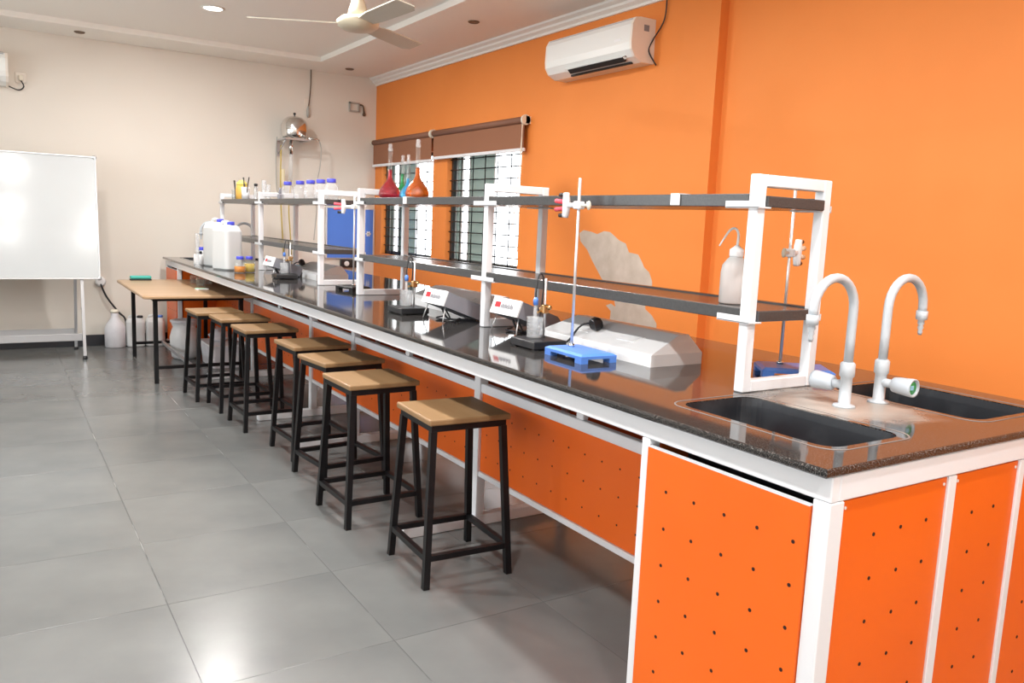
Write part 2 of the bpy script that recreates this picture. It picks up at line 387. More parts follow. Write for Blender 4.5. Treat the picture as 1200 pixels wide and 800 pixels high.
# ------------------------------------------------------------------ ceiling fittings
def downlight(x, y, z, label, lit=True, group=None, body='lamp'):
    t = thing('downlight', label, 'ceiling light', (x, y, z), 0, group); S = 1.0 if lit else 0.5
    b = B(); b.lathe([(0.078*S, -0.0005), (0.092*S, -0.0005), (0.092*S, -0.006), (0.078*S, -0.010), (0.070*S, -0.004)], seg=28, cap0=False, cap1=False); b.build('rim', 'cornice' if lit else 'brown_spot', t)
    b = B(); b.lathe([(0.071*S, -0.005), (0.071*S, -0.002)], seg=24); b.build('diffuser', body, t)
    if lit:
        l = bpy.data.lights.new('downlight_lamp', 'AREA'); l.shape = 'DISK'; l.size = 0.14; l.energy = LAMP_W; l.color = (1.0, 0.975, 0.95)
        o = bpy.data.objects.new('downlight_lamp', l); COL.objects.link(o); o.parent = t; o.location = (0, 0, -0.012)
    return t
downlight(0.13, 6.12, ZC, 'lit round downlight glowing white in the ceiling tray beside the fan')
for x in (-1.2, 0.13):
    for y in ((6.12, 3.9, 1.7, -0.5, -2.4) if x > 0 else (4.9, 2.6, 0.3, -2.0)):
        if (x, y) == (0.13, 6.12): continue
        downlight(x, y, ZC, 'lit round downlight in the ceiling tray outside the picture', group='downlights outside the frame')
downlight(-0.70, 7.70, ZS, 'unlit brown slot of a spot in the white ceiling border above the whiteboard', False, body='brown_spot')
downlight(1.86, 7.60, ZS, 'unlit brown spot in the ceiling border by the orange corner', False, body='brown_spot')
downlight(1.84, 4.87, ZS, 'unlit brown spot in the ceiling border between fan and air conditioner', False, body='brown_spot')

fan = thing('ceiling_fan', 'cream three-bladed ceiling fan hanging on a thin rod', 'fan', (0.42, 3.72, ZC))
b = B(); b.cyl((0, 0, 0), (0, 0, -0.42), 0.009, 8); b.build('down_rod', 'brown', fan)
b = B(); b.lathe([(0.02, -0.34), (0.035, -0.36), (0.055, -0.42), (0.062, -0.455), (0.05, -0.46)], seg=20); b.build('canopy_cup', 'fan', fan)
b = B(); b.lathe([(0.05, -0.455), (0.10, -0.463), (0.125, -0.485), (0.12, -0.51), (0.09, -0.53), (0.03, -0.538)], seg=24); b.build('motor_housing', 'fan', fan)
b = B(); b.lathe([(0.04, 0), (0.06, -0.03), (0.02, -0.05)], seg=18); b.build('ceiling_canopy', 'fan', fan)
for k in range(3):
    a = math.radians(-88+120*k)
    q = Matrix.Rotation(a, 3, 'Z')
    pts = [(0.11, 0.045), (0.24, 0.06), (0.58, 0.072), (0.63, 0.045), (0.62, -0.055), (0.24, -0.06), (0.11, -0.045)]
    top = [q @ Vector((x, y, -0.495+y*-0.22+0.0035)) for x, y in pts]; bot = [q @ Vector((x, y, -0.495+y*-0.22-0.0035)) for x, y in pts]
    b = B(); b.loft([bot, top]); b.build('blade', 'fan_blade', fan)

# ------------------------------------------------------------------ air conditioners
def split_ac(name, label, loc, rz, W, side):
    # local: +y is out of the wall, x along it
    t = thing(name, label, 'air conditioner', loc, rz)
    H = 0.285; D = 0.2
    prof = [(0, 0), (0.10, 0.0), (0.165, 0.03), (0.195, 0.075), (0.2, 0.12), (0.195, 0.235), (0.17, 0.278), (0.13, H), (0, H)]
    b = B(); b.prism([(-W/2+0.02, y, z) for y, z in prof], (W-0.04, 0, 0)); b.build('body', 'ac', t)
    for sx in (-1, 1):
        b = B(); b.prism([(sx*W/2-(0.02 if sx > 0 else 0), y*1.005, z) for y, z in prof], (0.02, 0, 0)); e = b.build('end_cap', 'ac_side', t)
        if sx == side:
            b = B(); b.box((sx*W/2-0.001, 0.055, 0.20), (sx*W/2+0.0015, 0.10, 0.24)); b.build('rating_label', 'grey_print', e)
    b = B(); b.box((-W/2+0.03, 0.135, 0.272), (W/2-0.03, 0.18, 0.281), rot=Matrix.Rotation(-0.45, 4, 'X')); b.build('top_grille', 'grey_metal', t)
    b = B(); b.box((-W*0.40, 0.15, 0.018), (W*0.22, 0.186, 0.034), rot=Matrix.Rotation(0.75, 4, 'X')); b.build('air_outlet', 'dark_slot', t)
    b = B(); b.box((-W*0.42, 0.165, 0.030), (W*0.26, 0.19, 0.036), rot=Matrix.Rotation(0.75, 4, 'X')); b.build('louvre', 'ac', t)
    b = B(); b.box((-W*0.42, 0.110, -0.002), (W*0.26, 0.125, 0.012)); b.build('air_slot', 'dark_slot', t)
    b = B(); b.box((side*W*0.37-0.015, 0.199, 0.14), (side*W*0.37+0.05, 0.2015, 0.155)); b.build('display', 'white_plastic', t)
    b = B(); b.box((side*W*0.42, 0.17, 0.035), (side*W*0.42+0.02, 0.186, 0.042)); b.build('sensor', 'dark_slot', t)
    return t
split_ac('split_air_conditioner', 'white split air conditioner high on the orange wall', (XW, 3.78, 2.475), PI/2, 1.0, -1)
split_ac('split_air_conditioner', 'white split air conditioner cut by the left picture edge on the cream wall', (-1.72, YF, 2.42), PI, 0.9, -1)
b = B(); b.tube([(XW-0.02, 3.17, 2.95), (XW-0.015, 3.18, 2.75), (XW-0.03, 3.27, 2.62), (XW-0.05, 3.275, 2.55), (XW-0.015, 3.235, 2.46)], 0.005, 6, sub=6)
tag(b.build('power_cable', 'cable'), 'black cable hanging beside the air conditioner on the orange wall', 'cable')
def wall_socket(name, label, x, z, plug=True):
    t = thing(name, label, 'socket', (x, YF, z))
    b = B(); b.box((-0.045, -0.012, -0.045), (0.045, 0, 0.045), bev=0.004); b.build('face_plate', 'ac_side', t)
    if plug:
        b = B(); b.box((-0.018, -0.05, -0.03), (0.018, -0.012, 0.02), bev=0.005); b.build('plug', 'cream_plastic', t)
    return t
ws = wall_socket('wall_socket', 'cream socket with plug beside the left air conditioner', -1.17, 2.52)
b = B(); b.tube([(-1.17, YF-0.035, 2.49), (-1.15, YF-0.04, 2.44), (-1.19, YF-0.03, 2.405), (-1.27, YF-0.03, 2.43)], 0.006, 6, sub=6); b.build('cord', 'cable', ws).location = -ws.location
ws2 = thing('conduit_box', 'small grey outlet box high on the cream wall near the orange corner', 'socket', (2.08, YF, 2.61))
b = B()
for lo, hi in (((-0.075, -0.03, -0.04), (-0.06, 0, 0.05)), ((0.03, -0.03, -0.05), (0.045, 0, 0.04)), ((-0.075, -0.03, 0.035), (0.045, 0, 0.05)), ((-0.075, -0.03, -0.055), (0.045, 0, -0.04))): b.box(lo, hi)
b.build('box_rim', 'grey_tube', ws2)
b = B(); b.box((-0.06, -0.008, -0.04), (0.03, 0, 0.035)); b.build('cover', 'ac_side', ws2)
b = B(); b.tube([(0.045, -0.02, 0.03), (0.085, -0.02, 0.02), (0.10, -0.02, -0.05)], 0.009, 6, sub=4); b.build('wire_tail', 'brown', ws2)
b = B(); b.lathe([(0.012, -0.09), (0.02, -0.075), (0.012, -0.05)], (0.10, -0.02, 0), 10); b.build('wire_end', 'brown', ws2)
hc = thing('hanging_cord', 'thin dark cord hanging from the ceiling on the cream wall', 'cable', (1.54, YF, 2.48))
b = B(); b.tube([(0.02, -0.02, 0.47), (0.018, -0.02, 0.3), (0.005, -0.02, 0.15), (-0.008, -0.02, 0.05)], 0.006, 6, sub=4); b.build('wire', 'brown', hc)
b = B(); b.lathe([(0.008, -0.04), (0.018, -0.02), (0.02, 0.04), (0.008, 0.08)], (-0.008, -0.02, 0), 10); b.build('connector', 'grey_tube', hc)
b = B(); b.box((-0.05, -0.006, 0.03), (-0.005, 0, 0.16), bev=0.002); b.build('wall_plate', 'ac_side', hc)

# ------------------------------------------------------------------ roller blinds
def blind(label, ya, yb, zb, near):
    t = thing('roller_blind', label, 'blind', (XW-0.045, ya, 2.23))
    L = yb-ya
    b = B(); b.cyl((0, 0.02, 0), (0, L-0.02, 0), 0.03, 16); b.build('roller_tube', 'blind_tube', t)
    b = B(); b.box((-0.004, 0.0205, zb-2.23), (0, L-0.0205, -0.01)); b.build('fabric', 'blind', t)
    b = B(); b.box((-0.012, 0.005, zb-2.23-0.028), (0.008, L-0.005, zb-2.23), bev=0.004); b.build('bottom_bar', 'white_metal', t)
    for y in (0, L-0.02):
        b = B(); b.cyl((0, y, 0), (0, y+0.02, 0), 0.042, 18); b.box((0, y, -0.03), (0.05, y+0.02, 0.03)); b.build('end_bracket', 'cream_plastic', t)
    if near:
        b = B(); b.tube([(-0.03, 0.01, 0), (-0.03, 0.005, -0.5), (-0.03, -0.0, -1.0), (-0.03, 0.03, -1.16), (-0.03, 0.10, -1.20), (-0.03, 0.13, -1.1), (-0.025, 0.05, -0.5), (-0.02, 0.015, 0)], 0.004, 6, sub=5); b.build('bead_chain', 'cream_plastic', t)
    return t
blind('brown roller blind over the nearer window, pulled up, white end disc', 4.745, 6.435, 2.005, True)
blind('brown roller blind over the farther window in the corner, pulled up', 6.437, 7.955, 1.985, False)

# ================================================================== THE ISLAND BENCH
W, L = 1.268, 7.881
SINKS = [(0.305, 0.36, 0.145, 0.25), (0.975, 0.36, 0.165, 0.235), (0.305, 7.52, 0.145, 0.235), (0.975, 7.52, 0.165, 0.235)]
def slab(root, ya, yb, holes):
    b = B(root); bm = b.bm; e = 0.007
    def ring(pts): return [bm.verts.new(p) for p in pts]
    def rect(i, z): return [(i, ya+(i if ya == 0 else 0.0), z), (W-i, ya+(i if ya == 0 else 0), z), (W-i, yb-(i if yb == L else 0), z), (i, yb-(i if yb == L else 0), z)]
    lo = ring(rect(0.004, 0.88)); l1 = ring(rect(0, 0.884)); mid = ring(rect(0, 0.9-e)); m2 = ring(rect(0.0025, 0.9-0.002)); top = ring(rect(e, 0.9))
    for A, Bq in ((lo, l1), (l1, mid), (mid, m2), (m2, top)):
        for i in range(4): bm.faces.new((A[i], A[(i+1) % 4], Bq[(i+1) % 4], Bq[i]))
    def fill(outer, z, inner):
        es = [bm.edges.get((outer[i], outer[(i+1) % 4])) or bm.edges.new((outer[i], outer[(i+1) % 4])) for i in range(4)]
        for h in inner: es += [bm.edges.get((h[i], h[(i+1) % len(h)])) or bm.edges.new((h[i], h[(i+1) % len(h)])) for i in range(len(h))]
        if inner: bmesh.ops.triangle_fill(bm, use_beauty=True, edges=es)
        else: bm.faces.new(outer)
    ht, hb = [], []
    for (cx, cy, hx, hy) in holes:
        ht.append(ring(rrect(cx, cy, hx, hy, 0.05, 0.9))); hb.append(ring(rrect(cx, cy, hx, hy, 0.05, 0.88)))
        for i in range(len(ht[-1])):
            j = (i+1) % len(ht[-1]); bm.faces.new((ht[-1][i], ht[-1][j], hb[-1][j], hb[-1][i]))
    fill(top, 0.9, ht); fill(lo, 0.88, hb)
    return b.build('granite_slab', 'granite', root)
wt = thing('granite_worktop', 'long polished black granite worktop running along the whole bench', 'worktop', (0, 0, 0))
ys = [0, 2.184, 4.13, 6.0, L]
for i in range(4):
    ya, yb = ys[i]+(0.001 if i else 0), ys[i+1]-(0.001 if i < 3 else 0)
    slab(wt, ya, yb, [s for s in SINKS if ya < s[1] < yb])
def sink(label, s, group=None):
    cx, cy, hx, hy = s
    t = thing('sink_basin', label, 'sink', (cx, cy, 0.66))
    loops = [rrect(0, 0, hx-0.001, hy-0.001, 0.05, 0.236), rrect(0, 0, hx-0.004, hy-0.004, 0.05, 0.215), rrect(0, 0, hx-0.02, hy-0.02, 0.05, 0.05), rrect(0, 0, hx-0.04, hy-0.04, 0.045, 0.022), rrect(0, 0, hx-0.09, hy-0.11, 0.03, 0.012)]
    outer = [rrect(0, 0, hx-0.06, hy-0.08, 0.03, 0.0), rrect(0, 0, hx-0.02, hy-0.02, 0.05, 0.02), rrect(0, 0, hx-0.0008, hy-0.0008, 0.05, 0.21), rrect(0, 0, hx-0.0008, hy-0.0008, 0.05, 0.237)]
    b = B(); b.loft(outer+loops, True, True, False); b.build('bowl', 'sink', t)
    b = B(); b.lathe([(0.03, 0.013), (0.03, 0.017), (0.02, 0.017), (0.012, 0.013)], seg=18); b.build('drain', 'grey_metal', t)
    b = B(); b.loft([rrect(0, 0, hx+0.022, hy+0.022, 0.06, 0.2402), rrect(0, 0, hx+0.0225, hy+0.0225, 0.06, 0.2412), rrect(0, 0, hx+0.025, hy+0.025, 0.06, 0.2412), rrect(0, 0, hx+0.0255, hy+0.0255, 0.06, 0.2402)], False, False)
    b.build('sealant_line', 'stain_line', t)
    return t
sink('black sink bowl sunk in the granite at the near front corner', SINKS[0])
sink('black sink bowl behind the two near taps, cut by the right picture edge', SINKS[1])
sink('black sink bowl at the far front end of the bench', SINKS[2])
sink('black sink bowl at the far rear end of the bench', SINKS[3])

def gooseneck(label, x, y, sx, ky):
    t = thing('gooseneck_tap', label, 'tap', (x, y, 0.9))
    b = B(); b.lathe([(0.032, 0), (0.03, 0.006), (0.017, 0.010), (0.0165, 0.085), (0.021, 0.09), (0.021, 0.125), (0.0165, 0.13)], seg=18); b.build('body', 'tap', t)
    R = 0.088; H = 0.282
    pts = [(0, 0, 0.125), (0, 0, 0.2), (0, 0, H)] + [(sx*(R-R*math.cos(a)), 0, H+R*math.sin(a)) for a in [PI*k/14 for k in range(1, 14)]] + [(sx*2*R, 0, H), (sx*2*R, 0, 0.268)]
    b = B(); b.tube(pts, 0.013, 14); b.build('spout', 'tap', t)
    b = B(); b.lathe([(0.017, 0.27), (0.017, 0.245), (0.009, 0.24), (0.0105, 0.232), (0.007, 0.226), (0.009, 0.218), (0.006, 0.212), (0.0075, 0.205), (0.005, 0.196)], (sx*2*R, 0, 0), 14); b.build('serrated_nozzle', 'tap', t)
    b = B(); b.cyl((0, 0, 0.062), (0, ky*0.045, 0.062), 0.013, 12); b.build('valve', 'tap', t)
    b = B(); b.lathe([(0.016, 0.04), (0.022, 0.045), (0.024, 0.06), (0.027, 0.098), (0.027, 0.107), (0.022, 0.107), (0.020, 0.100)], (0, 0, 0.062), 18, axis=(0, ky, 0)); k = b.build('knob', 'knob', t)
    b = B(); b.lathe([(0.0005, 0.1005), (0.019, 0.1015), (0.019, 0.099)], (0, 0, 0.062), 16, axis=(0, ky, 0)); b.build('colour_disc', 'green', k)
    b = B(); b.box((-0.011, ky*0.1015-0.001, 0.056), (0.004, ky*0.1015+0.001, 0.069)); b.build('disc_mark', 'pale_blue', k)
    return t
gooseneck('pale grey gooseneck tap bending over the near front sink, knob turned away', 0.602, 0.394, -1, 1)
gooseneck('pale grey gooseneck tap bending over the rear sink, green-tipped knob facing us', 0.763, 0.392, 1, -1)
gooseneck('gooseneck tap at the far end behind the white jerrycans', 0.477, 7.52, -1, 1)
gooseneck('gooseneck tap at the far end seen through the rack by the amber bottles', 0.635, 7.52, 1, -1)

def holes(root, pts, axis, parent, r=0.0048):
    b = B(root)
    for p in pts: b.lathe([(r, -0.0006), (r, 0.0006)], p, 8, smooth=False, axis=axis)
    return b.build('vent_holes', 'hole', parent, kind='stuff')
# sink cabinets ------------------------------------------------------------
def cabinet(name, label, ya, yb, end):
    """end = -1: outer end face at ya (near), +1: outer end face at yb (far)"""
    t = thing(name, label, 'cabinet', (0, ya, 0))
    q = lambda b, n, m, p=t, **k: b.build(n, m, p, **k)
    for x in (0.03, W-0.03-0.05):
        for y in (ya+0.006, yb-0.032):
            wy = 0.045 if (y < ya+0.1) == (end < 0) else 0.032
            if wy == 0.045 and end > 0: y = yb-0.05
            b = B(t); b.box((x, y, 0), (x+0.05 if wy > 0.04 else x+0.04, y+wy, 0.82), bev=0.003); q(b, 'post', 'white_metal')
    # doors: front and rear long sides
    d0, d1 = (ya+0.052, yb-0.034) if end < 0 else (ya+0.034, yb-0.052)
    for xf, sgn in ((0.032, -1), (W-0.032, 1)):
        b = B(t); b.box((xf-0.009, d0, 0.07), (xf+0.009, d1, 0.802), bev=0.0015); d = q(b, 'door', 'panel')
        b = B(t); b.box((xf-0.0095, d0, 0.8022), (xf+0.0095, d1, 0.8035)); b.build('edge_band', 'white_metal', d)
        pts = [(xf+sgn*0.0092, d0+0.033+0.1015*i, 0.71-0.1015*j-0.003*i) for i in range(5) for j in range(6)]
        holes(t, pts, (1, 0, 0), d)
        b = B(t); b.box((xf-0.02, d0-0.002, 0.03), (xf+0.02, d1+0.002, 0.066), bev=0.002); q(b, 'bottom_rail', 'white_metal')
    # outer end: framed panels
    yf = ya+0.02 if end < 0 else yb-0.02
    xs = [0.08, 0.134, 0.489, 0.523, 0.826, 0.853, 1.15, W-0.08]
    for x0_, x1_ in ((0.489, 0.523), (0.826, 0.853)):
        b = B(t); b.box((x0_, yf-0.012, 0.06), (x1_, yf+0.012, 0.818), bev=0.002); q(b, 'mullion', 'white_metal')
    for (a, c) in ((0.0815, 0.488), (0.524, 0.825), (0.854, W-0.0815)):
        b = B(t); b.box((a, yf-0.006, 0.062), (c, yf+0.006, 0.816), bev=0.001); p = q(b, 'end_panel', 'panel')
        n = 3 if a < 0.4 else 2; st = 0.209 if a < 0.4 else a+0.097
        holes(t, [(st+0.1035*i, yf+end*0.0064, (0.72 if a < 0.4 else 0.706)-0.105*j) for i in range(n) for j in range(7)], (0, 1, 0), p)
        b = B(t)
        for xx in (a+0.012, c-0.012): b.lathe([(0.004, -0.001), (0.004, 0.001)], (xx, yf+end*0.0064, 0.80), 8, axis=(0, 1, 0))
        b.build('screw', 'white_metal', p)
    b = B(t); b.box((0.08, yf-0.018, 0.02), (W-0.08, yf+0.018, 0.06), bev=0.002); q(b, 'end_rail', 'white_metal')
    # inner wall of the cabinet
    yi = yb-0.02 if end < 0 else ya+0.02
    b = B(t); b.box((0.08, yi-0.006, 0.06), (W-0.08, yi+0.006, 0.80)); q(b, 'inner_panel', 'panel')
    b = B(t); b.box((0.06, ya+0.06, 0.05), (W-0.06, yb-0.06, 0.062)); q(b, 'bottom_board', 'panel')
    return t
cabinet('sink_cabinet', 'orange sink cabinet with drilled door at the near end of the bench', 0.0, 0.606, -1)
cabinet('sink_cabinet', 'orange sink cabinet at the far end of the bench by the cream wall', 7.262, L, 1)
# bench frame --------------------------------------------------------------
bf = thing('lab_bench', 'white steel frame with orange knee panels carrying the granite worktop', 'bench', (0, 0, 0))
def P(n, lo, hi, m='white_metal', bev=0.003, par=None):
    b = B(bf); b.box(lo, hi, bev=bev); return b.build(n, m, par or bf)
P('apron_rail', (0.030, 0.006, 0.8205), (0.058, L-0.006, 0.8795)); P('apron_rail', (W-0.058, 0.006, 0.8205), (W-0.028, L-0.006, 0.8795))
P('end_rail', (0.0585, 0.006, 0.8205), (W-0.0585, 0.036, 0.8795)); P('end_rail', (0.0585, L-0.036, 0.8205), (W-0.0585, L-0.006, 0.8795))
XP = 0.366
FR = [2.085, 3.60, 4.385, 5.905]
for y in FR:
    P('foot', (0.008, y-0.025, 0.0), (W-0.008, y+0.025, 0.05))
    P('cross_arm', (0.0585, y-0.025, 0.83), (W-0.0585, y+0.025, 0.8795))
    for x in (XP, W-XP-0.045): P('upright', (x, y-0.025, 0.05), (x+0.045, y+0.025, 0.83))
edges = [0.606]+FR+[7.262]
for i in range(5):
    ya = edges[i]+(0.026 if i else 0.001); yb = edges[i+1]-(0.026 if i < 4 else 0.001)
    for x, sgn in ((XP+0.006, -1), (W-XP-0.036, 1)):
        P('top_rail', (x, ya, 0.626), (x+0.03, yb, 0.668)); P('bottom_rail', (x, ya, 0.237), (x+0.03, yb, 0.262))
        k = P('knee_panel', (x+0.009, ya, 0.263), (x+0.018, yb, 0.625), 'panel', 0.001)
        if sgn < 0:
            n = int((yb-ya-0.06)/0.1017); st = yb-0.05
            holes(bf, [(x+0.0085, st-0.1017*c, 0.543-0.1025*r) for c in range(n+1) for r in range(3)], (1, 0, 0), k, 0.0038)
        ym = (ya+yb)/2
        if yb-ya > 1.0: P('short_upright', (x+0.002, ym-0.022, 0.669), (x+0.028, ym+0.022, 0.83)); P('cross_arm', (0.0585, ym-0.02, 0.8305), (W-0.0585, ym+0.02, 0.8795)) if sgn < 0 else None

# ================================================================== REAGENT RACKS
X1, X2, ZR = 0.456, 0.792, 1.5555
def rack(label, frames, ends):
    t = thing('reagent_rack', label, 'rack', ((X1+X2)/2, frames[0], 0.9))
    s = 0.036
    for fi, y in enumerate(frames):
        ba = (0.03 if fi == 0 else 0.10); bb_ = (0.03 if fi == len(frames)-1 else 0.10)
        b = B(t)
        b.box((X1, y-s/2, 0.9005), (X1+s, y+s/2, ZR), bev=0.003); b.box((X2-s, y-s/2, 0.9005), (X2, y+s/2, ZR), bev=0.003)
        b.box((X1+s, y-s/2, ZR-s), (X2-s, y+s/2, ZR), bev=0.003); b.box((X1+s, y-s/2, 0.9005), (X2-s, y+s/2, 0.9005+s), bev=0.003)
        b.build('upright_frame', 'white_metal', t)
        for zt in (1.477, 1.134):
            for x in (X1-0.008, X2-0.047):
                ba = (0.03 if x < 0.6 else 0.016) if fi == 0 else 0.10
                b = B(t); b.box((x, y-ba, zt-0.021), (x+0.055, y+bb_, zt-0.0165), bev=0.001); b.box((x, y-ba, zt-0.021) if x < 0.6 else (x+0.051, y-ba, zt-0.021), (x+0.004, y+bb_, zt) if x < 0.6 else (x+0.055, y+bb_, zt)); b.build('shelf_bracket', 'white_metal', t)
    for zb in (1.4605, 1.1175):
        for ya, yb in zip(frames, frames[1:]):
            y0_ = ya+0.0005 if ya != frames[0] else ya-ends[0]; y1_ = yb-0.0005 if yb != frames[-1] else yb+ends[1]
            b = B(t); b.box((X1+s+0.0005, y0_, zb), (X2-s-0.0005, y1_, zb+0.033), bev=0.003); 
            for f in (ya, yb): pass
            # front and rear lips fill the bay between the posts
            b.box((X1+0.003, ya+s/2+0.0005, zb), (X1+s, yb-s/2-0.0005, zb+0.038), bev=0.002); b.box((X2-s, ya+s/2+0.0005, zb), (X2-0.003, yb-s/2-0.0005, zb+0.038), bev=0.002)
            b.build('shelf', 'shelf', t)
    return t
rack('two-tier reagent rack on white frames along the near part of the bench', [0.6616, 2.2199, 3.7649], (0.025, 0.02))
rack('two-tier reagent rack on white frames at the far part of the bench', [4.4888, 5.995, 7.38], (0.025, 0.04))
ZU, ZL = 1.4945, 1.1515
def clip(y, label):
    b = B(); b.box((X1-0.004, y-0.02, 1.463), (X1+0.002, y+0.02, 1.5005), bev=0.001); b.box((X1-0.004, y-0.02, 1.499), (X1+0.05, y+0.02, 1.5015))
    o = b.build('shelf_clip', 'white_plastic'); tag(o, label, 'clip')
clip(0.99, 'small white clip on the near top shelf edge left of the wash bottle'); clip(3.09, 'small white clip on the top shelf edge beneath the orange flask')

# ================================================================== STOOLS
def make_stool(label):
    t = thing('wooden_stool', label, 'stool', (0, 0, 0), 0, 'square stools along the bench')
    hx, hy = 0.172, 0.168
    b = B(); b.box((-hx, -hy, 0.626), (hx, hy, 0.65), bev=0.006, seg=2); b.build('seat', 'wood', t)
    b = B(); w_ = 0.025; a, c = hx-0.014, hy-0.014
    b.box((-a, -c, 0.60), (a, -c+w_, 0.6255)); b.box((-a, c-w_, 0.60), (a, c, 0.6255)); b.box((-a, -c+w_, 0.60), (-a+w_, c-w_, 0.6255)); b.box((a-w_, -c+w_, 0.60), (a, c-w_, 0.6255))
    b.build('seat_frame', 'black_metal', t)
    for sx in (-1, 1):
        for sy in (-1, 1):
            x0_, y0_ = sx*(hx-0.024), sy*(hy-0.024); x1_, y1_ = sx*(0.178), sy*(0.180)
            tp = [(x0_+dx*0.0125, y0_+dy*0.0125, 0.602) for dx, dy in ((-1, -1), (1, -1), (1, 1), (-1, 1))]
            bt = [(x1_+dx*0.0125, y1_+dy*0.0125, 0.0) for dx, dy in ((-1, -1), (1, -1), (1, 1), (-1, 1))]
            b = B(); b.loft([bt, tp]); b.build('leg', 'black_metal', t)
    k = 0.195; rx = 0.178-(0.178-hx+0.024)*k; ry = 0.180-(0.180-hy+0.024)*k; z = 0.117
    for pa, pb in (((-rx, -ry+0.013, z), (-rx, ry-0.013, z)), ((rx, -ry+0.013, z), (rx, ry-0.013, z)), ((-rx+0.013, -ry, z), (rx-0.013, -ry, z)), ((-rx+0.013, ry, z), (rx-0.013, ry, z))):
        b = B(); b.bar(pa, pb, 0.022); b.build('foot_rail', 'black_metal', t)
    return t
ST = [(0.066, 1.755, -0.05, 'square stool with wooden seat, nearest of the row along the bench'),
      (0.010, 2.46, 0.02, 'second wooden stool from the near end of the row'),
      (0.080, 3.03, 0.10, 'third wooden stool from the near end, half behind the second'),
      (0.104, 3.56, 0.05, 'wooden stool in the middle of the row, fourth from either end'),
      (0.025, 4.28, 0.03, 'fifth wooden stool from the near end, third from the small table'),
      (0.008, 4.85, 0.02, 'wooden stool next but one to the small table'),
      (-0.07, 5.27, 0.05, 'farthest wooden stool, right in front of the small table')]
st0 = make_stool(ST[0][3]); st0.location = (ST[0][0], ST[0][1], 0); st0.rotation_euler = (0, 0, ST[0][2])
for x, y, a, lb in ST[1:]: dup(st0, (x, y, 0), a, lb)

# ================================================================== SMALL TABLE
tb = thing('small_table', 'low wooden table on black legs at the far end by the wall', 'table', (-0.08, 6.5, 0))
b = B(tb); b.loft([rrect(-0.085, 6.45, 0.415, 0.79, 0.05, 0.695), rrect(-0.085, 6.45, 0.42, 0.795, 0.05, 0.70), rrect(-0.085, 6.45, 0.42, 0.795, 0.05, 0.714), rrect(-0.085, 6.45, 0.414, 0.789, 0.05, 0.72)]); top = b.build('tabletop', 'table_wood', tb)
LEG = [(-0.39, 5.86), (0.27, 5.86), (-0.37, 7.21), (0.27, 7.21)]
for x, y in LEG:
    b = B(tb); b.box((x-0.016, y-0.016, 0), (x+0.016, y+0.016, 0.66)); b.build('leg', 'black_metal', tb)
b = B(tb)
b.box((-0.41, 5.845, 0.66), (0.29, 5.875, 0.6945)); b.box((-0.41, 7.195, 0.66), (0.29, 7.225, 0.6945)); b.box((-0.405, 5.875, 0.66), (-0.375, 7.195, 0.6945)); b.box((0.255, 5.875, 0.66), (0.285, 7.195, 0.6945)); b.build('apron', 'black_metal', tb)
for lo, hi in (((-0.374, 5.847, 0.115), (0.254, 5.873, 0.14)), ((-0.354, 7.197, 0.115), (0.254, 7.223, 0.14)), ((-0.135, 5.874, 0.115), (-0.112, 7.196, 0.14))):
    b = B(tb); b.box(lo, hi); b.build('stretcher', 'grey_metal' if lo[0] == -0.135 else 'black_metal', tb)
du = thing('board_duster', 'teal whiteboard duster lying on the far left corner of the table', 'duster', (-0.31, 7.16, 0.7202), 0.05)
b = B(); b.box((-0.09, -0.03, 0.012), (0.09, 0.03, 0.042), bev=0.012, seg=3); b.build('handle', 'teal', du)
b = B(); b.box((-0.09, -0.03, 0), (0.09, 0.03, 0.012)); b.build('felt_pad', 'felt', du)
pk = thing('sample_packet', 'small mint green and white packet lying on the table edge', 'packet', (0.02, 6.15, 0.7202), 0.1)
b = B(); b.box((-0.05, -0.03, 0), (0.05, 0.03, 0.012), bev=0.003); b.build('pouch', 'white_plastic', pk)
b = B(); b.box((-0.05, -0.02, 0.012), (0.03, 0.02, 0.0135)); b.build('label_strip', 'mint', pk)
for i in range(3):
    t = thing('glass_beaker', ('small glass beaker on the table, farthest of three near the bench', 'small glass beaker on the table, middle of three, closest to the bench', 'small glass beaker on the table, nearest us of three near the bench')[i], 'beaker', (0.08+0.09*(i % 2), 6.75-0.13*i, 0.7202), 0, 'glassware on the small table')
    b = B(); b.lathe([(0.034, 0), (0.036, 0.004), (0.036, 0.075), (0.039, 0.08), (0.0345, 0.075), (0.0345, 0.006), (0.001, 0.006)], seg=16, cap1=False); b.build('wall', 'clear', t)

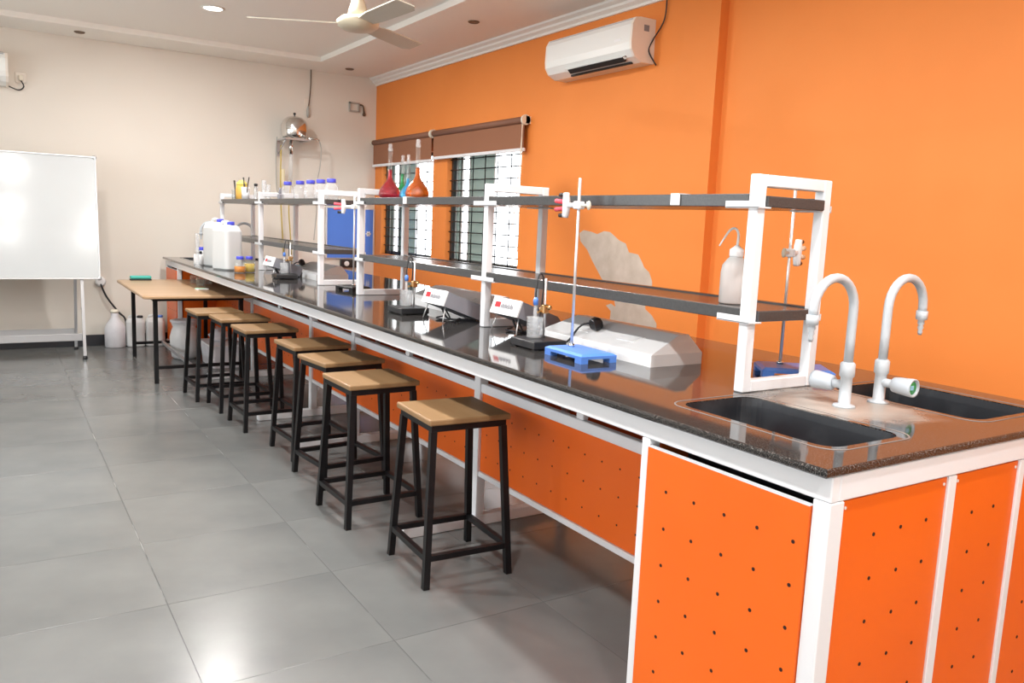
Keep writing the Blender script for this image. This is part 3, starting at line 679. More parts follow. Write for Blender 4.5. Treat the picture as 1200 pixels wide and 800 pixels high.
# ================================================================== POWER TRUNKING BOXES
def service_box(label, ya, yb, x0_=0.487, x1_=0.735):
    t = thing('power_pedestal', label, 'power box', ((x0_+x1_)/2, (ya+yb)/2, 0.9))
    e = 0.10; m_ = 0.055
    base = [(x0_, ya, 0.9002), (x1_, ya, 0.9002), (x1_, yb, 0.9002), (x0_, yb, 0.9002)]
    band = [(p[0], p[1], 0.943) for p in base]
    xm = (x0_+x1_)/2
    rf, rb_ = x0_+(x1_-x0_)*0.66, x0_+(x1_-x0_)*0.84
    ridge = [(rf, ya+0.035, 1.006), (rb_, ya+0.035, 1.006), (rb_, yb-0.04, 1.006), (rf, yb-0.04, 1.006)]
    b = B(t); b.loft([base, band, ridge]); b.build('housing', 'white_plastic', t)
    # socket plates set in the two slopes
    n = Vector((-(1.006-0.943), 0, rf-x0_)).normalized()
    mid = Vector(((x0_+rf)/2, 0, (0.943+1.006)/2))
    for k in (0.3, 0.7):
        y = ya+(yb-ya)*k; c = mid+Vector((0, y, 0)); u = Vector((0, 1, 0)); v = n.cross(u)
        q = [c+u*a*0.05+v*d*0.028 for a, d in ((-1, -1), (1, -1), (1, 1), (-1, 1))]
        b = B(t); b.loft([q, [p+n*0.002 for p in q]]); b.build('socket_plate', 'white_plastic', t)
    return t, n, mid
sb1, nrm, mid = service_box('white wedge-shaped power box with a black plug, nearest on the bench', 1.09, 1.785)
service_box('white wedge-shaped power box behind the middle grey meter', 2.47, 3.28, 0.572, 0.82)
service_box('white wedge-shaped power box at the far rack beside the blue board', 4.86, 5.52, 0.572, 0.82)
pl = thing('power_plug', 'black plug with short cord pushed into the nearest white power box', 'plug', tuple(mid+Vector((0, 1.50, 0.002))), 0)
b = B(); d = (nrm+Vector((0, -0.5, 0.1))).normalized()
b.tube([nrm*0.004, nrm*0.014, nrm*0.03, nrm*0.046, nrm*0.052], [0.020, 0.027, 0.028, 0.023, 0.013], square=True); b.build('plug_body', 'black_plastic', pl)
b = B(); b.tube([nrm*0.03, nrm*0.03+Vector((-0.04, 0.04, -0.012)), (-0.085, 0.07, -0.045), (-0.12, 0.08, -0.068)], 0.0045, 6, sub=5); b.build('cord', 'cable', pl)

dup(pl, tuple(mid+Vector((0.085, 5.43, 0.002))), 0.0, 'black plug with short cord in the farthest white power box')
bw = thing('plastic_bowl', 'small pale blue plastic bowl behind the far electrode stand', 'bowl', (0.70, 5.66, 0.9002))
b = B(); b.lathe([(0.05, 0), (0.055, 0.004), (0.085, 0.06), (0.088, 0.062), (0.082, 0.06), (0.05, 0.008), (0.001, 0.008)], seg=20, cap1=False); b.build('bowl_body', 'pale_blue', bw)

# ================================================================== RETORT STANDS
def retort(label, loc, rz, base_m, H, rod_off, clamp_z, clamp_dir, tip_m='rubber_red', bl=0.34, bw=0.2):
    t = thing('retort_stand', label, 'retort stand', loc, rz)
    hx, hy = bw/2, bl/2
    b = B()     # cast base: plate on four corner feet with sloped edges
    b.loft([[(-hx, -hy, 0.016), (hx, -hy, 0.016), (hx, hy, 0.016), (-hx, hy, 0.016)], [(-hx, -hy, 0.026), (hx, -hy, 0.026), (hx, hy, 0.026), (-hx, hy, 0.026)], [(-hx+0.012, -hy+0.012, 0.033), (hx-0.012, -hy+0.012, 0.033), (hx-0.012, hy-0.012, 0.033), (-hx+0.012, hy-0.012, 0.033)]])
    b.build('base_plate', base_m, t)
    for sx in (-1, 1):
        for sy in (-1, 1):
            b = B(); b.box((sx*hx-(0.03 if sx > 0 else 0), sy*hy-(0.04 if sy > 0 else 0), 0), (sx*hx+(0.03 if sx < 0 else 0), sy*hy+(0.04 if sy < 0 else 0), 0.0158)); b.build('foot', base_m, t)
    ox, oy = rod_off
    b = B(); b.cyl((ox, oy, 0.0335), (ox, oy, H), 0.0055, 12); b.build('rod', 'bright_rod', t)
    b = B(); b.lathe([(0.012, 0.033), (0.012, 0.042), (0.006, 0.045)], (ox, oy, 0), 12); b.build('rod_nut', 'steel', t)
    if clamp_z:
        c = Vector((ox, oy, clamp_z)); q = Matrix.Rotation(clamp_dir-rz, 3, 'Z')
        bh = B(); bh.box(c+Vector((-0.016, -0.016, -0.014)), c+Vector((0.016, 0.016, 0.014)), bev=0.003); bo = bh.build('boss_head', 'white_plastic', t)
        b = B(); b.tube([c+q @ Vector((-0.02, 0, 0)), c+q @ Vector((-0.05, 0, 0)), c+q @ Vector((-0.055, 0, 0.012))], 0.0055, 8); b.sphere(c+q @ Vector((-0.06, 0, 0)), 0.012, 8, (0.7, 0.7, 1.4)); b.build('thumb_screw', 'cream_plastic', bo)
        b = B(); b.cyl(c+q @ Vector((0.016, 0, 0)), c+q @ Vector((0.075, 0, 0)), 0.009, 10); b.tube([c+q @ Vector((0.082, 0, -0.045)), c+q @ Vector((0.078, 0, -0.015)), c+q @ Vector((0.078, 0, 0.015)), c+q @ Vector((0.082, 0, 0.045))], [0.012, 0.015, 0.015, 0.012], 8, sub=3); cl = b.build('clamp_arm', 'white_plastic', t)
        for s in (-1, 1):
            b = B(); b.cyl(c+q @ Vector((0.09, 0, s*0.012)), c+q @ Vector((0.145, 0, s*0.016)), 0.0085, 8); b.build('rubber_jaw', tip_m, cl)
            b = B(); b.cyl(c+q @ Vector((0.09, 0, s*0.038)), c+q @ Vector((0.118, 0, s*0.038)), 0.008, 8); b.build('rubber_tip', 'black_plastic', cl)
    return t
retort('retort stand with blue base and red-jawed clamp before the nearest power box', (0.365, 1.34, 0.9002), -0.04, 'blue_base', 0.655, (0.005, 0.065), 0.557, 1.57, 'rubber_red', 0.24, 0.155)
retort('retort stand with blue base and white clamp behind the near rack frame', (0.885, 0.80, 0.9002), 0.9, 'blue_base', 0.638, (0.03, 0.04), 0.421, 0.35, 'cream_plastic', 0.24, 0.16)
retort('retort stand with red-jawed white clamp standing between the two racks', (0.545, 4.06, 0.9002), 0.2, 'black_metal', 0.61, (-0.01, -0.02), 0.545, 2.3, 'rubber_red', 0.2, 0.14)

# ================================================================== PH METERS + ELECTRODE STANDS
def meter(label, x, y, rz=0.0):
    """front faces -x; origin at the rear foot on the bench"""
    t = thing('bench_meter', label, 'meter', (x, y, 0.9002), rz, 'grey bench meters')
    wy, D, H, tilt = 0.107, 0.225, 0.072, math.radians(20)
    q = Matrix.Rotation(tilt, 3, 'Y')          # front (-x) goes up
    up = lambda p: q @ Vector(p)+Vector((0, 0, 0.004))
    pr = [(-D, 0), (0, 0), (0, H*0.82), (-0.02, H), (-D, H)]
    b = B(); b.loft([[up((px, -wy, pz)) for px, pz in pr], [up((px, wy, pz)) for px, pz in pr]]); b.build('case', 'grey_case', t)
    b = B()
    f = [up((-D-0.001, s*(wy+0.001), z)) for s, z in ((-1, -0.001), (1, -0.001), (1, H+0.001), (-1, H+0.001))]
    b.loft([f, [p+up((-0.008, 0, 0))-up((0, 0, 0)) for p in f]]); fr = b.build('front_panel', 'white_plastic', t)
    def plate(y0_, y1_, z0_, z1_, n, m):
        b = B(); qd = [up((-D-0.0092, yy, zz)) for yy, zz in ((y0_, z0_), (y1_, z0_), (y1_, z1_), (y0_, z1_))]
        b.loft([qd, [p+up((-0.001, 0, 0))-up((0, 0, 0)) for p in qd]]); b.build(n, m, fr)
    plate(0.040, 0.082, H*0.40, H*0.74, 'red_logo', 'red')
    b = B(); yy = 0.034
    for k in range(9):
        wd = 0.008+0.002*(k % 3 == 1); hh = H*(0.60+0.08*(k % 2))
        qd = [up((-D-0.0092, y_, z_)) for y_, z_ in ((yy, H*0.38), (yy-wd, H*0.38), (yy-wd+0.002, hh), (yy+0.002, hh))]; yy -= wd+0.0022
        b.loft([qd, [p+up((-0.0008, 0, 0))-up((0, 0, 0)) for p in qd]])
    b.build('lettering', 'grey_print', fr)
    for s in (-1, 1):   # raised wire bail
        b = B(); a = up((-D+0.02, s*0.085, 0)); b.tube([a, Vector((a.x-0.02, s*0.10, 0.004))], 0.003, 6); b.build('bail_leg', 'bright_rod', t)
    b = B(); b.tube([up((-D+0.07, 0.03, -0.002)), (-0.13, 0.0, 0.01), (-0.10, -0.06, 0.008), (-0.15, -0.10, 0.01)], 0.005, 6, sub=6); b.tube([up((-D+0.06, -0.02, -0.002)), (-0.14, -0.04, 0.008), (-0.17, 0.04, 0.008), (-0.11, 0.08, 0.01)], 0.004, 6, sub=6); b.build('cable_coil', 'cable', t)
    return t
def electrode_stand(label, lb_beaker, x, y, rz, blk=0.17):
    t = thing('electrode_stand', label, 'stand', (x, y, 0.9002), rz)
    b = B(); b.box((-0.078, -blk/2, 0.004), (0.078, blk/2, 0.034), bev=0.003); b.build('base_plate', 'black_plastic', t)
    b = B()
    for sx in (-1, 1):
        for sy in (-1, 1): b.box((sx*0.06-0.01, sy*(blk/2-0.015)-0.01, 0), (sx*0.06+0.01, sy*(blk/2-0.015)+0.01, 0.004))
    b.build('feet', 'black_plastic', t)
    rx, ry, ex, ey = 0.045, 0.03, 0.0, 0.03
    b = B(); b.cyl((rx, ry, 0.0345), (rx, ry, 0.27), 0.0045, 10); b.build('rod', 'bright_rod', t)
    b = B(); b.box((rx-0.015, ry-0.012, 0.13), (rx+0.015, ry+0.012, 0.165), bev=0.004); b.tube([(rx-0.01, ry, 0.14), (ex+0.018, ey+0.012, 0.135), (ex+0.012, ey, 0.135)], 0.005, 8); b.sphere((rx+0.008, ry-0.02, 0.155), 0.010, 8); b.sphere((rx-0.004, ry+0.02, 0.145), 0.009, 8); b.build('clamp', 'brass', t)
    b = B(); b.cyl((ex, ey, 0.045), (ex, ey, 0.165), 0.0075, 10); e = b.build('electrode', 'clear_plastic', t)
    b = B(); b.lathe([(0.0105, 0.165), (0.0105, 0.185), (0.006, 0.195)], (ex, ey, 0), 12); b.build('electrode_cap', 'blue_base', e)
    b = B(); b.tube([(ex, ey, 0.193), (ex, ey, 0.225), (0.015, 0.035, 0.285), (0.032, 0.03, 0.27), (0.034, 0.035, 0.17), (0.03, 0.06, 0.05), (0.03, 0.07, 0.037)], 0.0032, 6, sub=6); b.build('electrode_cable', 'cable', t)
    M3 = Matrix.Rotation(rz, 3, 'Z'); p = M3 @ Vector((ex, ey, 0.0345))
    k = thing('plastic_beaker', lb_beaker, 'beaker', (x+p.x, y+p.y, 0.9002+p.z))
    b = B(); b.lathe([(0.029, 0), (0.031, 0.004), (0.033, 0.078), (0.036, 0.082), (0.032, 0.078), (0.0295, 0.006), (0.001, 0.006)], seg=18, cap1=False); b.build('wall', 'clear_plastic', k)
    b = B()
    for i in range(5): b.box((-0.034, -0.012, 0.014+0.012*i), (-0.0335, 0.002+(i % 2)*0.005, 0.016+0.012*i))
    b.build('graduations', 'grey_print', k)
    return t
meter('grey tilted bench meter with white front, nearest, beside the middle rack frame', 0.655, 2.01, 0.03)
meter('grey tilted bench meter with white front in the middle, left of the rack frame', 0.548, 2.49, 0.03)
meter('grey tilted bench meter with white front at the far end by the amber bottles', 0.548, 5.30, 0.05)
electrode_stand('black electrode stand with blue-capped electrode beside the nearest meter', 'clear plastic beaker under the electrode of the nearest stand', 0.365, 1.615, 0.0)
electrode_stand('black electrode stand with blue-capped electrode left of the middle meter', 'clear plastic beaker under the electrode of the middle stand', 0.355, 2.80, 0.0)
electrode_stand('black electrode stand with looped cable beside the far meter', 'clear plastic beaker under the electrode of the far stand', 0.40, 5.07, -0.1)

# ================================================================== THINGS ON THE RACKS
wb = thing('wash_bottle', 'milky plastic wash bottle with bent spout on the near rack lower shelf', 'bottle', (0.60, 0.84, ZL+0.0002))
b = B(); b.lathe([(0.043, 0), (0.046, 0.004), (0.046, 0.10), (0.042, 0.125), (0.028, 0.145), (0.02, 0.152)], seg=22); b.build('bottle_body', 'translucent', wb)
b = B(); b.lathe([(0.021, 0.152), (0.023, 0.156), (0.023, 0.176), (0.012, 0.184), (0.006, 0.19)], seg=18); b.build('screw_cap', 'white_plastic', wb)
b = B(); b.tube([(0, 0, 0.185), (0.0, -0.002, 0.225), (-0.008, 0.006, 0.243), (-0.02, 0.02, 0.235), (-0.038, 0.042, 0.185)], [0.0042, 0.0042, 0.004, 0.0038, 0.0022], 8, sub=5); b.build('spout', 'white_plastic', wb)
def flask(label, y, liq, S, x=0.60, neck_liq=0.55):
    t = thing('volumetric_flask', label, 'flask', (x, y, ZU+0.0002), 0)
    prof = [(0.040, 0), (0.058, 0.010), (0.0625, 0.028), (0.056, 0.052), (0.040, 0.075), (0.022, 0.097), (0.0135, 0.115), (0.0115, 0.13)]
    prof = [(r*S, z*S) for r, z in prof]; H = 0.275*S
    zl = 0.13*S+(H-0.13*S)*0.4*neck_liq
    b = B(); b.lathe(prof+[(0.0115*S, 0.14*S), (0.0115*S, zl)], seg=24); b.build('filled_bulb', liq, t)
    b = B(); b.lathe([(0.0118*S, zl+0.0005), (0.0118*S, H-0.01), (0.0145*S, H-0.004), (0.0145*S, H)], seg=20, cap0=False, cap1=False); b.build('neck', 'clear', t)
    b = B(); b.lathe([(0.0105*S, H-0.012), (0.0125*S, H+0.006), (0.008*S, H+0.010), (0.012*S, H+0.022), (0.009*S, H+0.03)], seg=14); b.build('stopper', 'clear_plastic', t)
    return t
flask('tall volumetric flask of red solution, leftmost of the four on the shelf', 3.51, 'liq_red', 1.05, 0.55)
flask('small volumetric flask of dark green solution behind the red one', 3.66, 'liq_green', 0.88, 0.70, 0.9)
flask('volumetric flask of blue solution half hidden behind the orange one', 3.375, 'liq_blue', 0.82, 0.605, 0.3)
flask('large volumetric flask of orange solution, nearest of the four on the shelf', 3.24, 'liq_orange', 1.1)

def reagent(label, loc, S=1.0, liq=None, fill=0.4, group=None, cap='blue_cap', glass='clear'):
    t = thing('reagent_bottle', label, 'bottle', loc, 0, group)
    r = 0.045*S; h = 0.105*S
    b = B(); b.lathe([(r*0.9, 0), (r, 0.004), (r, h*0.78), (r*0.85, h*0.92), (r*0.5, h), (r*0.45, h*1.12)], seg=20); b.build('glass_body', glass, t)
    if liq: b = B(); b.lathe([(r*0.88, 0.004), (r*0.96, 0.006), (r*0.96, h*fill)], seg=18); b.build('contents', liq, t)
    b = B(); b.lathe([(r*0.62, h*1.02), (r*0.64, h*1.04), (r*0.64, h*1.22), (r*0.58, h*1.25)], seg=20); b.build('screw_cap', cap, t)
    return t
G = 'blue-capped bottles on the far rack'
lb = ['blue-capped clear bottle, leftmost of the five on the far rack top shelf', 'blue-capped clear bottle, second from left on the far rack top shelf', 'blue-capped clear bottle in the middle of the five on the far rack', 'blue-capped clear bottle, fourth from left on the far rack top shelf', 'blue-capped clear bottle nearest the white frame, rightmost of five']
for i, y in enumerate((5.66, 5.34, 5.09, 4.86, 4.64)): reagent(lb[i], (0.60, y, ZU+0.0002), 1.12, group=G, glass='clear_plastic')
cup = thing('amber_jug', 'amber plastic jug with yellow top on the far end of the rack', 'jug', (0.60, 7.12, ZU+0.0002))
b = B(); b.lathe([(0.05, 0), (0.056, 0.005), (0.058, 0.10), (0.05, 0.14)], seg=18); b.build('jug_body', 'brown_cup', cup)
b = B(); b.lathe([(0.05, 0.1405), (0.05, 0.165), (0.03, 0.18), (0.028, 0.19)], seg=18); b.build('lid', 'yellow_plastic', cup)
pot = thing('brush_pot', 'white pot of dark-handled brushes beside the amber jug', 'pot', (0.58, 6.90, ZU+0.0002))
b = B(); b.lathe([(0.035, 0), (0.04, 0.12), (0.036, 0.12), (0.033, 0.006), (0.001, 0.006)], seg=16, cap1=False); b.build('pot_body', 'white_plastic', pot)
for dx, dy, tx, ty in ((0.01, 0, -0.02, 0.05), (-0.01, 0.01, 0.0, 0.02), (0.0, -0.015, 0.01, -0.07)):
    b = B(); b.tube([(dx, dy, 0.01), (dx+tx*0.5, dy+ty*0.5, 0.12), (dx+tx, dy+ty, 0.21)], [0.004, 0.005, 0.006], 6); b.build('brush', 'brush_handle', pot)
br = thing('bottle_brush', 'dark-handled brush leaning at the far tip of the rack shelf', 'brush', (0.58, 7.295, ZU+0.0002))
b = B(); b.tube([(0, -0.03, 0.008), (0, 0.0, 0.10), (0, 0.03, 0.19)], [0.008, 0.006, 0.009], 8); b.build('handle', 'brush_handle', br)
b = B(); b.lathe([(0.03, 0), (0.034, 0.004), (0.034, 0.10), (0.03, 0.10), (0.03, 0.005), (0.001, 0.005)], seg=14, cap1=False); b.build('holder', 'clear', br)
for i, (y, h) in enumerate(((6.62, 0.12), (6.36, 0.17), (6.22, 0.13))):
    t = thing('measuring_cylinder', ('short clear cylinder right of the brush pot', 'tallest clear measuring cylinder on the far rack', 'clear measuring cylinder left of the hose clamp')[i]+' on top shelf', 'cylinder', (0.60, y, ZU+0.0002), 0, 'clear cylinders on the far rack')
    b = B(); b.lathe([(0.03, 0), (0.03, 0.006), (0.018, 0.012), (0.018, h), (0.02, h+0.004), (0.016, h), (0.016, 0.014), (0.001, 0.014)], seg=14, cap1=False); b.build('cylinder_wall', 'clear_plastic', t)
    if i == 0: b = B(); b.lathe([(0.015, h+0.005), (0.019, h+0.025), (0.01, h+0.03)], seg=12); b.build('stopper', 'black_plastic', t)
hs = thing('hose_clamp', 'dark metal hose clamp standing left of the blue-capped bottles', 'clamp', (0.60, 5.86, ZU+0.0002))
b = B(); b.box((-0.02, -0.03, 0), (0.02, 0.03, 0.05), bev=0.006); b.build('clamp_block', 'grey_case', hs)
b = B(); b.lathe([(0.014, 0.05), (0.02, 0.06), (0.012, 0.085), (0.016, 0.10)], seg=10); b.build('clamp_screw', 'grey_case', hs)

# ================================================================== THINGS ON THE BENCH FAR END
def jerrycan(label, loc, rz, sx, sy, H, cap='blue_cap', group=None, m='milky_can'):
    t = thing('jerrycan', label, 'jerrycan', loc, rz, group)
    b = B(); b.loft([rrect(0, 0, sx-0.01, sy-0.01, 0.03, 0), rrect(0, 0, sx, sy, 0.035, 0.012), rrect(0, 0, sx, sy, 0.035, H*0.80), rrect(0, 0, sx*0.8, sy*0.86, 0.03, H*0.90), rrect(0, 0, sx*0.5, sy*0.7, 0.03, H*0.93)]); b.build('can_body', m, t)
    b = B(); b.tube([(0, -sy*0.2, H*0.92), (0, -sy*0.15, H*0.985), (0, sy*0.5, H*0.985), (0, sy*0.66, H*0.90)], 0.012, 8, sub=4); b.build('handle', m, t)
    b = B(); b.lathe([(0.026, H*0.925), (0.03, H*0.93), (0.03, H*0.985), (0.026, H)], (0, -sy*0.5, 0), 16); b.build('screw_cap', cap, t)
    return t
jerrycan('large milky white jerrycan with blue cap on the bench, nearer of two', (0.20, 6.02, 0.9002), 0.35, 0.08, 0.115, 0.40)
jerrycan('large milky white jerrycan with blue cap on the bench, farther of two', (0.215, 6.45, 0.9002), 0.3, 0.08, 0.115, 0.415)
bt = thing('wide_neck_jar', 'small white jar with black clips standing left of the white jerrycans', 'jar', (0.10, 6.64, 0.9002))
b = B(); b.lathe([(0.042, 0), (0.045, 0.005), (0.045, 0.085), (0.04, 0.095), (0.036, 0.095), (0.036, 0.02), (0.001, 0.02)], seg=18, cap1=False); b.build('jar_body', 'white_plastic', bt)
b = B(); b.box((-0.03, -0.02, 0.09), (0.0, 0.015, 0.115), bev=0.004); b.box((0.006, -0.01, 0.085), (0.028, 0.02, 0.12), bev=0.004); b.build('black_clips', 'black_plastic', bt)
reagent('white bottle with blue cap behind the small jar of clips', (0.16, 6.80, 0.9002), 1.15, glass='milky_can')
reagent('bottle of amber liquid with blue cap beside the white jerrycans', (0.215, 5.66, 0.9002), 1.0, 'liq_amber', 0.5)
reagent('bottle of pale yellow liquid with blue cap behind the amber one', (0.305, 5.72, 0.9002), 0.98, 'liq_yellow', 0.7)
mc = thing('glass_cylinder', 'thin tall clear cylinder at the bench edge over the small table', 'cylinder', (0.04, 6.40, 0.9002))
b = B(); b.lathe([(0.03, 0), (0.03, 0.008), (0.016, 0.014), (0.016, 0.28), (0.02, 0.284), (0.014, 0.28), (0.014, 0.016), (0.001, 0.016)], seg=14, cap1=False); b.build('cylinder_wall', 'clear_plastic', mc)

# ================================================================== WATER STILL ON THE FAR WALL
ws = thing('water_still', 'domed steel water still on a bracket on the cream wall', 'water still', (1.33, YF, 2.16))
b = B(); b.lathe([(0.10, 0.02), (0.125, 0.03), (0.135, 0.06), (0.14, 0.12), (0.135, 0.17), (0.115, 0.215), (0.075, 0.245), (0.03, 0.258), (0.012, 0.26)], (0, -0.18, 0), 28); b.build('boiler_dome', 'steel', ws)
b = B(); b.lathe([(0.006, 0.258), (0.006, 0.27), (0.014, 0.275), (0.014, 0.29), (0.005, 0.295)], (0, -0.18, 0), 12); b.build('lid_knob', 'black_plastic', ws)
b = B(); b.box((-0.14, -0.30, 0.0), (-0.11, -0.001, 0.018)); b.box((0.11, -0.30, 0.0), (0.14, -0.001, 0.018)); b.box((-0.14, -0.31, 0.0), (0.14, -0.29, 0.018)); b.box((-0.14, -0.02, -0.16), (-0.11, -0.001, 0.02)); b.tube([(-0.125, -0.01, -0.14), (-0.125, -0.28, 0.0)], 0.008, 6); b.build('wall_bracket', 'grey_metal', ws)
b = B(); b.tube([(0.12, -0.25, 0.03), (0.22, -0.25, 0.035), (0.25, -0.24, 0.02)], 0.012, 8); b.build('outlet_pipe', 'steel', ws)
b = B(); b.cyl((-0.03, -0.17, 0.02), (-0.04, -0.17, -0.42), 0.022, 14); b.build('condenser', 'clear_plastic', ws)
b = B(); b.cyl((-0.03, -0.17, 0.018), (-0.037, -0.17, -0.14), 0.024, 14); b.build('condenser_sleeve', 'steel', ws)
b = B(); b.tube([(0.25, -0.24, 0.02), (0.275, -0.24, -0.06), (0.265, -0.24, -0.25), (0.235, -0.24, -0.42), (0.23, -0.24, -0.7), (0.20, -0.24, -1.05)], 0.006, 6, sub=5); b.build('drain_hose', 'grey_tube', ws)
b = B(); b.tube([(-0.15, -0.05, 0.04), (-0.165, -0.06, -0.2), (-0.16, -0.08, -0.5), (-0.14, -0.1, -0.6)], 0.006, 6, sub=5); b.build('feed_hose', 'grey_tube', ws)
b = B(); b.tube([(-0.12, -0.10, -0.05), (-0.125, -0.10, -0.4), (-0.12, -0.10, -0.7), (-0.10, -0.095, -1.05), (-0.09, -0.092, -1.23)], 0.008, 6, sub=4); b.build('yellow_hose', 'yellow_tube', ws)
b = B(); b.tube([(-0.03, -0.17, -0.42), (-0.05, -0.15, -0.7), (-0.03, -0.13, -0.95), (-0.01, -0.12, -1.22)], 0.007, 6, sub=4); b.build('yellow_hose', 'yellow_tube', ws)
b = B(); b.cyl((-0.10, -0.10, -0.30), (-0.10, -0.10, -0.52), 0.022, 12); b.build('ivory_filter', 'ivory_tube', ws)

# blue board on the far wall by the corner
bb = thing('blue_notice_board', 'blue felt notice board low on the cream wall by the orange corner', 'notice board', (2.03, YF, 0.90))
b = B(); b.box((-0.27, -0.018, 0.01), (0.285, -0.002, 0.57)); b.build('felt_panel', 'board_blue', bb)
for lo, hi in (((0.285, -0.024, 0), (0.305, -0.001, 0.58)), ((-0.29, -0.024, 0), (-0.27, -0.001, 0.58)), ((-0.27, -0.024, 0.57), (0.285, -0.001, 0.58)), ((-0.27, -0.024, 0), (0.285, -0.001, 0.01))):
    b = B(); b.box(lo, hi, bev=0.002); b.build('frame_strip', 'alu', bb)
b = B()
for k in range(3): b.box((0.195, -0.026, 0.285), (0.255, -0.018, 0.30), rot=Matrix.Rotation(PI*k/3, 4, 'Y'), about=(0.225, -0.022, 0.2925))
tag_o = b.build('paper_star', 'white_plastic', bb)
sk = thing('socket_box', 'black socket box with white round socket below the blue board', 'socket', (2.02, YF, 0.80))
b = B(); b.box((-0.10, -0.05, 0), (0.12, 0, 0.09), bev=0.004); b.build('box', 'black_plastic', sk)
b = B(); b.lathe([(0.03, 0.05), (0.03, 0.056), (0.015, 0.058)], (-0.035, 0, 0.045), 16, axis=(0, -1, 0)); b.build('round_socket', 'white_plastic', sk)

# ================================================================== WHITEBOARD
wbd = thing('whiteboard', 'white mobile whiteboard on a grey metal stand before the cream wall', 'whiteboard', (-1.5, 7.36, 0))
bx0, bx1 = -2.44, -0.645
LEAN = lambda z: 7.15+0.117*z
def leaned(b):
    for v in b.bm.verts: v.co.y += LEAN(v.co.z)
    return b
b = B(wbd); b.box((bx0, -0.010, 0.735), (bx1, 0.010, 1.81)); leaned(b).build('writing_surface', 'board', wbd)
for lo, hi in (((bx0-0.012, -0.018, 0.723), (bx1+0.012, 0.016, 0.7375)), ((bx0-0.012, -0.018, 1.8075), (bx1+0.012, 0.016, 1.822)), ((bx0-0.012, -0.018, 0.7375), (bx0+0.0025, 0.016, 1.8075)), ((bx1-0.0025, -0.018, 0.7375), (bx1+0.012, 0.016, 1.8075))):
    b = B(wbd); b.box(lo, hi, bev=0.004); leaned(b).build('edge_trim', 'alu', wbd)
for x in (bx0, bx1):
    for z in (0.735, 1.81):
        b = B(wbd); b.sphere((x, 0, z), 0.022, 10, (1, 0.9, 1)); leaned(b).build('corner_cap', 'grey_metal', wbd)
for x in (-0.785, -2.30):
    b = B(wbd); b.bar((x, 7.187, 0.03), (x, 7.382, 1.70), 0.025); b.build('front_leg', 'grey_metal', wbd)
    b = B(wbd); b.bar((x-0.025, 7.79, 0.03), (x-0.025, 7.41, 1.70), 0.025); b.build('rear_leg', 'grey_metal', wbd)
    for y in (7.187, 7.797):
        b = B(wbd); b.lathe([(0.02, 0), (0.022, 0.01), (0.016, 0.035)], (x-(0.025 if y > 7.5 else 0), y, 0), 12); b.build('rubber_foot', 'black_plastic', wbd)
    b = B(wbd); b.lathe([(0.012, 0), (0.018, 0.012), (0.014, 0.03)], (x+0.012, 7.60, 0.42), 10, axis=(1, 0, 0)); b.build('hinge_knob', 'grey_metal', wbd)
b = B(wbd); b.box((-2.29, 7.195, 0.17), (-0.80, 7.215, 0.235), bev=0.003); b.box((-2.29, 7.215, 0.17), (-0.80, 7.40, 0.175)); b.build('lower_shelf', 'grey_metal', wbd)
b = B(wbd); b.box((-2.32, 7.76, 0.15), (-0.815, 7.775, 0.21), bev=0.003); b.build('rear_bar', 'grey_metal', wbd)
sk2 = thing('cable_outlet', 'white round cable outlet with black cable behind the whiteboard corner', 'socket', (-0.565, YF, 0.64))
b = B(); b.lathe([(0.05, 0), (0.05, 0.025), (0.03, 0.045)], (0, 0, 0), 18, axis=(0, -1, 0)); b.build('outlet_body', 'white_plastic', sk2)
b = B(); b.tube([(0, -0.04, -0.02), (0.05, -0.05, -0.15), (0.15, -0.05, -0.30), (0.215, -0.06, -0.39), (0.22, -0.06, -0.62)], 0.009, 8, sub=6); b.build('cable', 'cable', sk2)

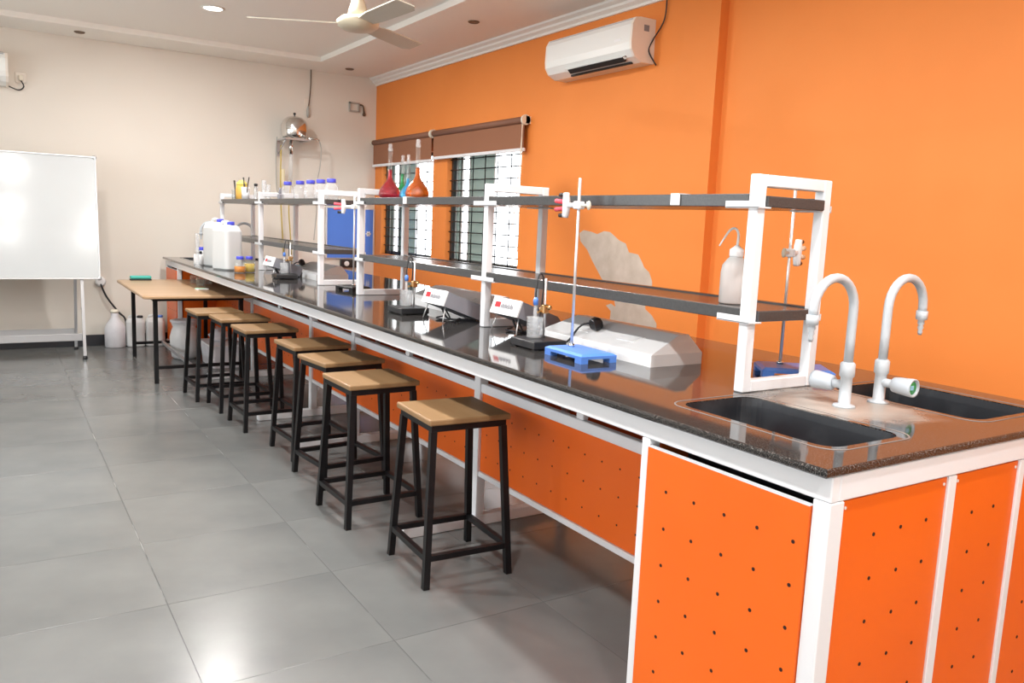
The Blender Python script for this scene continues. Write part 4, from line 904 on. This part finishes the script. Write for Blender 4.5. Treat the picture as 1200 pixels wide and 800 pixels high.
# ================================================================== CONTAINERS ON THE FLOOR
cb = thing('carboy', 'pale plastic carboy with yellowish neck on the floor right of the whiteboard', 'carboy', (-0.46, 7.84, 0))
b = B(); b.lathe([(0.085, 0), (0.095, 0.01), (0.095, 0.19), (0.08, 0.23), (0.05, 0.27), (0.035, 0.30), (0.033, 0.345)], seg=22); b.build('carboy_body', 'sack', cb)
b = B(); b.lathe([(0.038, 0.345), (0.04, 0.36), (0.03, 0.375)], seg=16); b.build('cap', 'cream_plastic', cb)
jerrycan('white jerrycan with black cap on the floor behind the small table leg', (-0.275, 7.84, 0), 1.5, 0.06, 0.085, 0.31, 'black_plastic')
jerrycan('white jerrycan with blue cap on the floor at the bench end', (-0.09, 7.84, 0), 1.5, 0.065, 0.09, 0.31, 'blue_base')
dr = thing('plastic_drum', 'white waisted plastic drum on the floor under the far bench end', 'drum', (0.035, 7.0, 0))
b = B(); b.lathe([(0.09, 0), (0.115, 0.02), (0.125, 0.10), (0.13, 0.20), (0.115, 0.26), (0.10, 0.295), (0.115, 0.335), (0.12, 0.34)], seg=26); b.build('drum_body', 'white_plastic', dr)
b = B(); b.lathe([(0.12, 0.3405), (0.125, 0.345), (0.125, 0.36), (0.10, 0.366)], seg=26); b.build('lid', 'sack', dr)
sk3 = thing('storage_crate', 'white crate with odds and ends on top under the bench behind the stools', 'crate', (0.30, 6.58, 0))
b = B(); b.loft([rrect(0, 0, 0.15, 0.22, 0.03, 0.0), rrect(0, 0, 0.165, 0.24, 0.03, 0.19)]); b.build('crate_body', 'sack', sk3)
b = B(); b.loft([rrect(0, 0, 0.172, 0.247, 0.03, 0.1905), rrect(0, 0, 0.172, 0.247, 0.03, 0.205)]); b.build('crate_rim', 'white_plastic', sk3)
it = thing('crumpled_bag', 'crumpled pink and white bag lying on the white crate', 'bag', (0.26, 6.62, 0.2055))
b = B(); b.sphere((0, 0, 0.05), 0.08, 12, (1.1, 1.5, 0.62))
for v in b.bm.verts: v.co *= 1+0.13*math.sin(v.co.x*90+v.co.y*60)+0.08*math.sin(v.co.z*150)
for v in b.bm.verts: v.co.z = max(v.co.z, 0.001)
b.build('bag_body', 'sack', it)
